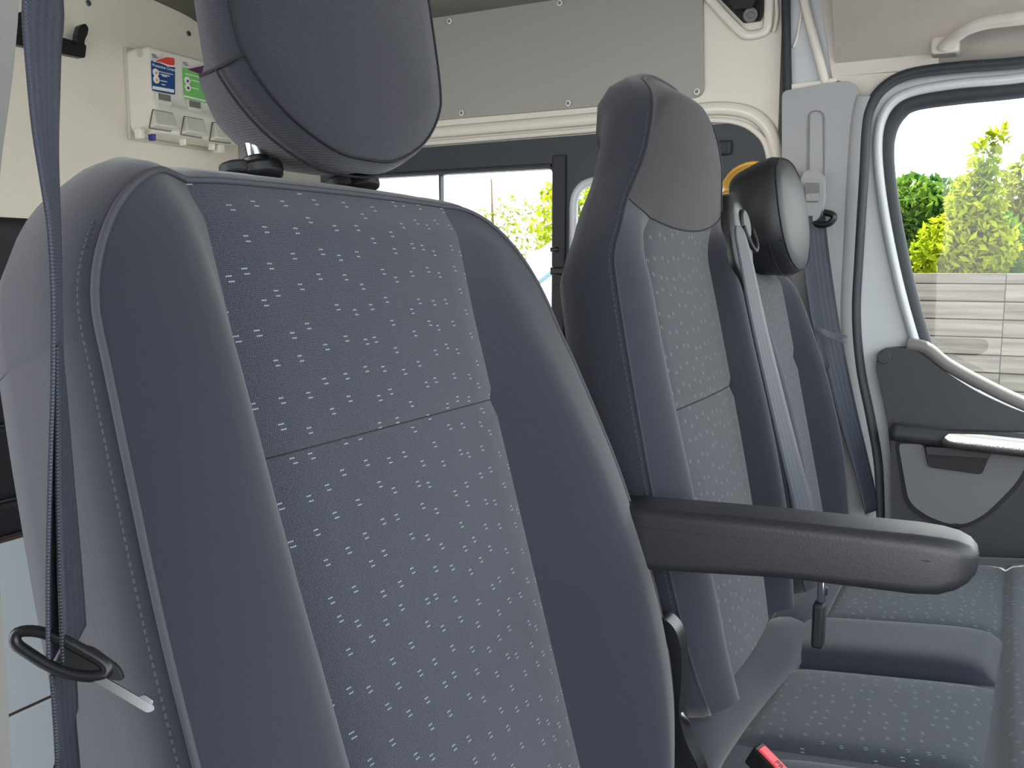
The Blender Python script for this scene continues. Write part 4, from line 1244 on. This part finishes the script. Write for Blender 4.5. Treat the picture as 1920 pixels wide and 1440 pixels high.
for q in (((285, 204), (324, 212), (321, 248), (278, 241)), ((344, 217), (381, 224), (378, 260), (337, 253)), ((397, 228), (436, 236), (432, 270), (391, 265))):
    rcs = fpl('button_recess', q, XD + .0105, .0015, M['greyprint'], sd, .004)
    cy = sum(p[0] for p in q) / 4; cz = sum(p[1] for p in q) / 4
    inn = [(cy + (a_ - cy) * .93, cz + (b_ - cz) * .93) for a_, b_ in q]
    tilt = [wx(inn[0][0], inn[0][1], XD + .012), wx(inn[1][0], inn[1][1], XD + .012), wx(inn[2][0], inn[2][1], XD + .012), wx(inn[3][0], inn[3][1], XD + .012)]
    fr_ = [p.copy() for p in tilt]
    for i_, dx in ((0, .006), (1, .006), (2, .024), (3, .024)): fr_[i_].x += dx; 
    fr_[2].z += .006; fr_[3].z += .006
    mesh('push_button', tilt + fr_, [(0, 1, 2, 3), (4, 7, 6, 5), (0, 4, 5, 1), (1, 5, 6, 2), (2, 6, 7, 3), (3, 7, 4, 0)], M['button'], rcs, bevel=.0035)
for (px, py, w_, mt) in ((263, 250, .014, 'dispenser'), (286, 254, .008, 'bluepeg'), (344, 263, .006, 'dispenser'), (398, 272, .006, 'dispenser'), (412, 277, .022, 'dispenser')):
    c = wx(px, py, XD - .02)
    box('outlet_peg', c + Vector((-.012, -w_ / 2, -.012)), c + Vector((.008, w_ / 2, .012)), M[mt], sd, bevel=.004)
disc('lock_button', Vector((XB + .05, y0 + .004, wx(245, 95, XB + .05).z)), (0, -1, 0), .010, .002, M['dispside'], sd, n=18, bevel=.0008)

# ================================================================== black coat hook
ch = empty('coat_hook', wx(90, 100, XB))
tag(ch, 'black plastic coat hook bar screwed to the cream bulkhead', 'coat hook')
plate('bar', rounded(X([(-30, 38), (-30, 76), (149, 111), (152, 86), (110, 73)], XB), .006), (.018, 0, 0), M['black'], ch, bevel=.003)
for dx in (0, -118):
    plate('hook', rounded(X([(136 + dx, 84 + dx * .19), (136 + dx, 68 + dx * .19), (141 + dx, 50 + dx * .19), (152 + dx, 45 + dx * .19), (158 + dx, 54 + dx * .19), (156 + dx, 66 + dx * .19), (151 + dx, 76 + dx * .19), (150 + dx, 88 + dx * .19)], XB + .018), .004), (.014, 0, 0), M['black'], ch, bevel=.003)

# ================================================================== crew seat and locker behind the driver
XL = -1.04
def zx(px, py): return wx(px, py, XL).z - EYE
cs_ = empty('crew_seat', V(XL - .2, .62, ZF))
tag(cs_, 'black leather crew seat with stitched panels behind the driver seat', 'seat')
lv_ = [zx(20, 405), zx(20, 656), zx(20, 797), zx(20, 938), zx(20, 1006)]
for k in range(4):
    box('back_panel', V(XL - .08, .30, lv_[k + 1] + .001), V(XL, 1.00, lv_[k] - .001), M['leather'], cs_, bevel=.008 if k else .014, segs=4)
    tube('panel_seam', [V(XL - .004, .32, lv_[k + 1]), V(XL - .004, .98, lv_[k + 1])], .0016, M['thread'], cs_, segs=5)
box('back_frame', V(XL - .14, .32, lv_[4]), V(XL - .07, .98, lv_[0] - .02), M['blackmatt'], cs_, bevel=.02)
lk_ = empty('storage_locker', V(XL - .12, .62, ZF))
tag(lk_, 'pale blue-white locker with brown-edged drawer fronts below the crew seat', 'locker')
zl = lv_[4]; zs = zx(45, 1330)
box('carcass', V(XL - .28, .22, ZF), V(XL - .010, 1.02, zl - .003), M['locker'], lk_, bevel=.002)
box('top_edge', V(XL - .09, .22, zl - .004), V(XL + .001, 1.02, zl - .0005), M['brown'], lk_, bevel=.0005)
box('drawer_front', V(XL - .010, .22, zs + .0022), V(XL, 1.02, zl - .005), M['locker'], lk_, bevel=.001)
box('drawer_front', V(XL - .010, .22, ZF + .03), V(XL, 1.02, zs - .0022), M['locker'], lk_, bevel=.001)
box('edge_strip', V(XL - .012, .22, zs - .003), V(XL - .003, 1.02, zs + .003), M['brown'], lk_)

# yellow hard hat behind the outer headrest, seen only as an arc of colour
hh = empty('hard_hat', wy(1412, 355, 1.66))
tag(hh, 'orange-yellow rounded hard hat half hidden behind the black headrest', 'hard hat')
cH = wy(1411, 356, 1.68)
vs, fs = [], []
n1, n2 = 10, 24
for i in range(n1 + 1):
    a_ = pi / 2 * i / n1
    for j in range(n2):
        b_ = 2 * pi * j / n2
        vs.append(cH + Vector((cos(b_) * cos(a_) * .054, sin(b_) * cos(a_) * .05, sin(a_) * .050 - .005)))
for i in range(n1):
    for j in range(n2):
        fs.append((i * n2 + j, i * n2 + (j + 1) % n2, (i + 1) * n2 + (j + 1) % n2, (i + 1) * n2 + j))
fs.append(tuple(range(n2)))
sh = mesh('shell', vs, fs, M['yellow'], hh, smooth=True)
disc('brim', cH + Vector((0, 0, -.012)), (0, 0, 1), .058, .008, M['yellow'], hh, n=28, bevel=.003)
tube('crown_rib', [cH + Vector((cos(t) * .055, 0, sin(t) * .051 - .004)) for t in [pi * k / 14 for k in range(1, 14)]], .004, M['yellow'], hh)
#OUTSIDE

# ================================================================== outside
gr = box('ground', (-30, -12, -.06), (30, 45, 0), M['tarmac'])
tag(gr, 'grey tarmac yard around the van', 'ground', kind='structure')

fe = empty('timber_fence', (1.5, 8.02, 0))
tag(fe, 'weathered horizontal board fence outside the passenger window', 'fence')
rnd = random.Random(5)
FZ = EYE - .052
bm_me = None
zz = FZ
bh = .139
rowi = 0
while zz - bh > 0.02:
    for seg, (xa, xb) in enumerate(((-1.5, .10), (.104, 2.6), (2.604, 5.4))):
        dy = rnd.uniform(-.006, .006)
        hgt = bh - .009
        if rowi == 0: hgt = .085 - .008
        o = box('plank', (xa, 8.0 + dy, zz - hgt), (xb, 8.022 + dy, zz), M['fence'], fe, bevel=.003)
    zz -= (.085 if rowi == 0 else bh)
    rowi += 1
box('gap_shade_board', (-1.5, 8.034, .03), (5.4, 8.046, FZ - .01), M['brown'], fe)  # added dark sheet: blocks backlight so the plank gaps draw dark lines
for xp in (-1.4, .1, 2.6, 5.3):
    box('post', (xp - .05, 8.05, 0), (xp + .05, 8.14, FZ - .02), M['fence'], fe, bevel=.004)

def tree(name, base, trunk_h, blobs, leaves, size, mat, label, group, seed):
    rn = random.Random(seed)
    t_ = empty(name, base)
    tag(t_, label, 'tree', group)
    b = Vector(base)
    top = b + Vector((0, 0, trunk_h))
    tube('trunk', [b, b + Vector((.03, .02, trunk_h * .5)), top], [.06, .045, .015], M['bark'], t_, segs=8)
    vs, fs = [], []
    tot = sum(r[3] * r[4] * r[5] for r in blobs)
    for (cx, cy, cz, rx, ry, rz) in blobs:
        cnt = int(leaves * rx * ry * rz / tot)
        c = b + Vector((cx, cy, cz))
        for _ in range(cnt):
            d = Vector((rn.gauss(0, 1), rn.gauss(0, 1), rn.gauss(0, 1))).normalized() * rn.random() ** .35
            p = c + Vector((d.x * rx, d.y * ry, d.z * rz))
            nrm = Vector((rn.gauss(0, 1), rn.gauss(0, 1), rn.gauss(0, 1) + .6)).normalized()
            a_ = nrm.orthogonal().normalized(); a_ = Matrix.Rotation(rn.random() * 6.28, 3, nrm) @ a_
            e = nrm.cross(a_); s_ = size * rn.uniform(.6, 1.3)
            k = len(vs)
            vs += [p - a_ * s_, p + e * s_ * .45 + nrm * s_ * .15, p + a_ * s_, p - e * s_ * .45 + nrm * s_ * .15]
            fs.append((k, k + 1, k + 2, k + 3))
    me = bpy.data.meshes.new('foliage')
    off = origin_of(t_)
    me.from_pydata([v - off for v in vs], [], fs); me.materials.append(mat)
    link(bpy.data.objects.new('foliage', me), t_)
    return t_
G1, G2 = 'trees behind the fence', 'trees behind the parked van'
tree('tree', (-.16, 8.6, 0), 2.4, [(-.05, 0, 1.75, .42, .28, .34), (0, 0, 2.1, .24, .22, .30), (.05, 0, 2.42, .13, .13, .26), (.15, 0, 2.66, .09, .08, .14)], 2600, .05, M['leafy'], 'tall yellow-green sapling rising above the fence', G1, 2)
tree('tree', (-.75, 9.8, 0), 2.2, [(0, 0, 2.0, .75, .5, .50), (.45, .1, 1.75, .6, .4, .5)], 7000, .055, M['leafg'], 'dull green tree behind the fence at the window rear edge', G1, 1)
tree('tree', (.85, 11.4, 0), 2.4, [(0, 0, 2.25, .95, .6, .75), (-.4, 0, 1.8, .8, .5, .6)], 9000, .06, M['leafo'], 'olive green bushy tree at the right end of the window', G1, 3)
tree('tree', (-7.2, 13.0, 0), 3.0, [(0, 0, 2.0, 1.2, .8, .55), (.4, 0, 2.45, .5, .4, .35)], 900, .05, M['leafo'], 'sparse sunlit tree far behind the parked white van', G2, 6)
tree('tree', (-4.15, 9.5, 0), 2.4, [(0, 0, 2.1, .55, .5, .55)], 1500, .05, M['leafy'], 'yellow-green tree glimpsed through the small rear window', G2, 7)

# white van parked alongside
Yv = 5.6
pv = empty('parked_van', (-2.45, Yv, 0))
tag(pv, 'white van parked outside the sliding window', 'van')
sideo = [(-3.85, .45), (-3.90, 1.0), (-3.60, 1.16), (-2.90, 1.32), (-2.18, 1.84), (-1.95, 1.92), (-.80, 1.93), (-.72, 1.30), (-.72, .45)]
plate('body', rounded([Vector((a_, Yv, b_)) for a_, b_ in sideo], .06, 4), (0, 1.75, 0), M['carwhite'], pv, bevel=.05)
plate('side_window', rounded([Vector((a_, Yv - .012, b_)) for a_, b_ in ((-2.62, 1.34), (-2.08, 1.74), (-1.50, 1.74), (-1.50, 1.34))], .03), (0, .02, 0), M['carglass'], pv, bevel=.004)
plate('side_window', rounded([Vector((a_, Yv - .012, b_)) for a_, b_ in ((-1.42, 1.34), (-1.42, 1.74), (-.98, 1.74), (-.94, 1.34))], .03), (0, .02, 0), M['carglass'], pv, bevel=.004)
plate('windscreen', [Vector((-2.86, Yv + .10, 1.345)), Vector((-2.86, Yv + 1.65, 1.345)), Vector((-2.22, Yv + 1.58, 1.81)), Vector((-2.22, Yv + .17, 1.81))], (-.018, 0, .026), M['carglass'], pv)
for xq in (-1.7, -1.0):
    tube('roof_bar', [(xq, Yv + .1, 1.93), (xq, Yv + .12, 2.0), (xq, Yv + 1.62, 2.0), (xq, Yv + 1.64, 1.93)], .02, M['greyprint'], pv)
for xq in (-3.1, -1.25):
    for yq in (Yv - .01, Yv + 1.57):
        wh = disc('wheel', (xq, yq, .33), (0, 1, 0), .33, .2, M['tyre'], pv, n=28, bevel=.03)
        disc('hub_cap', (xq, yq - .005, .33), (0, 1, 0), .2, .03, M['steel'], wh, n=20, bevel=.01)
pv.rotation_euler = (0, 0, radians(38))
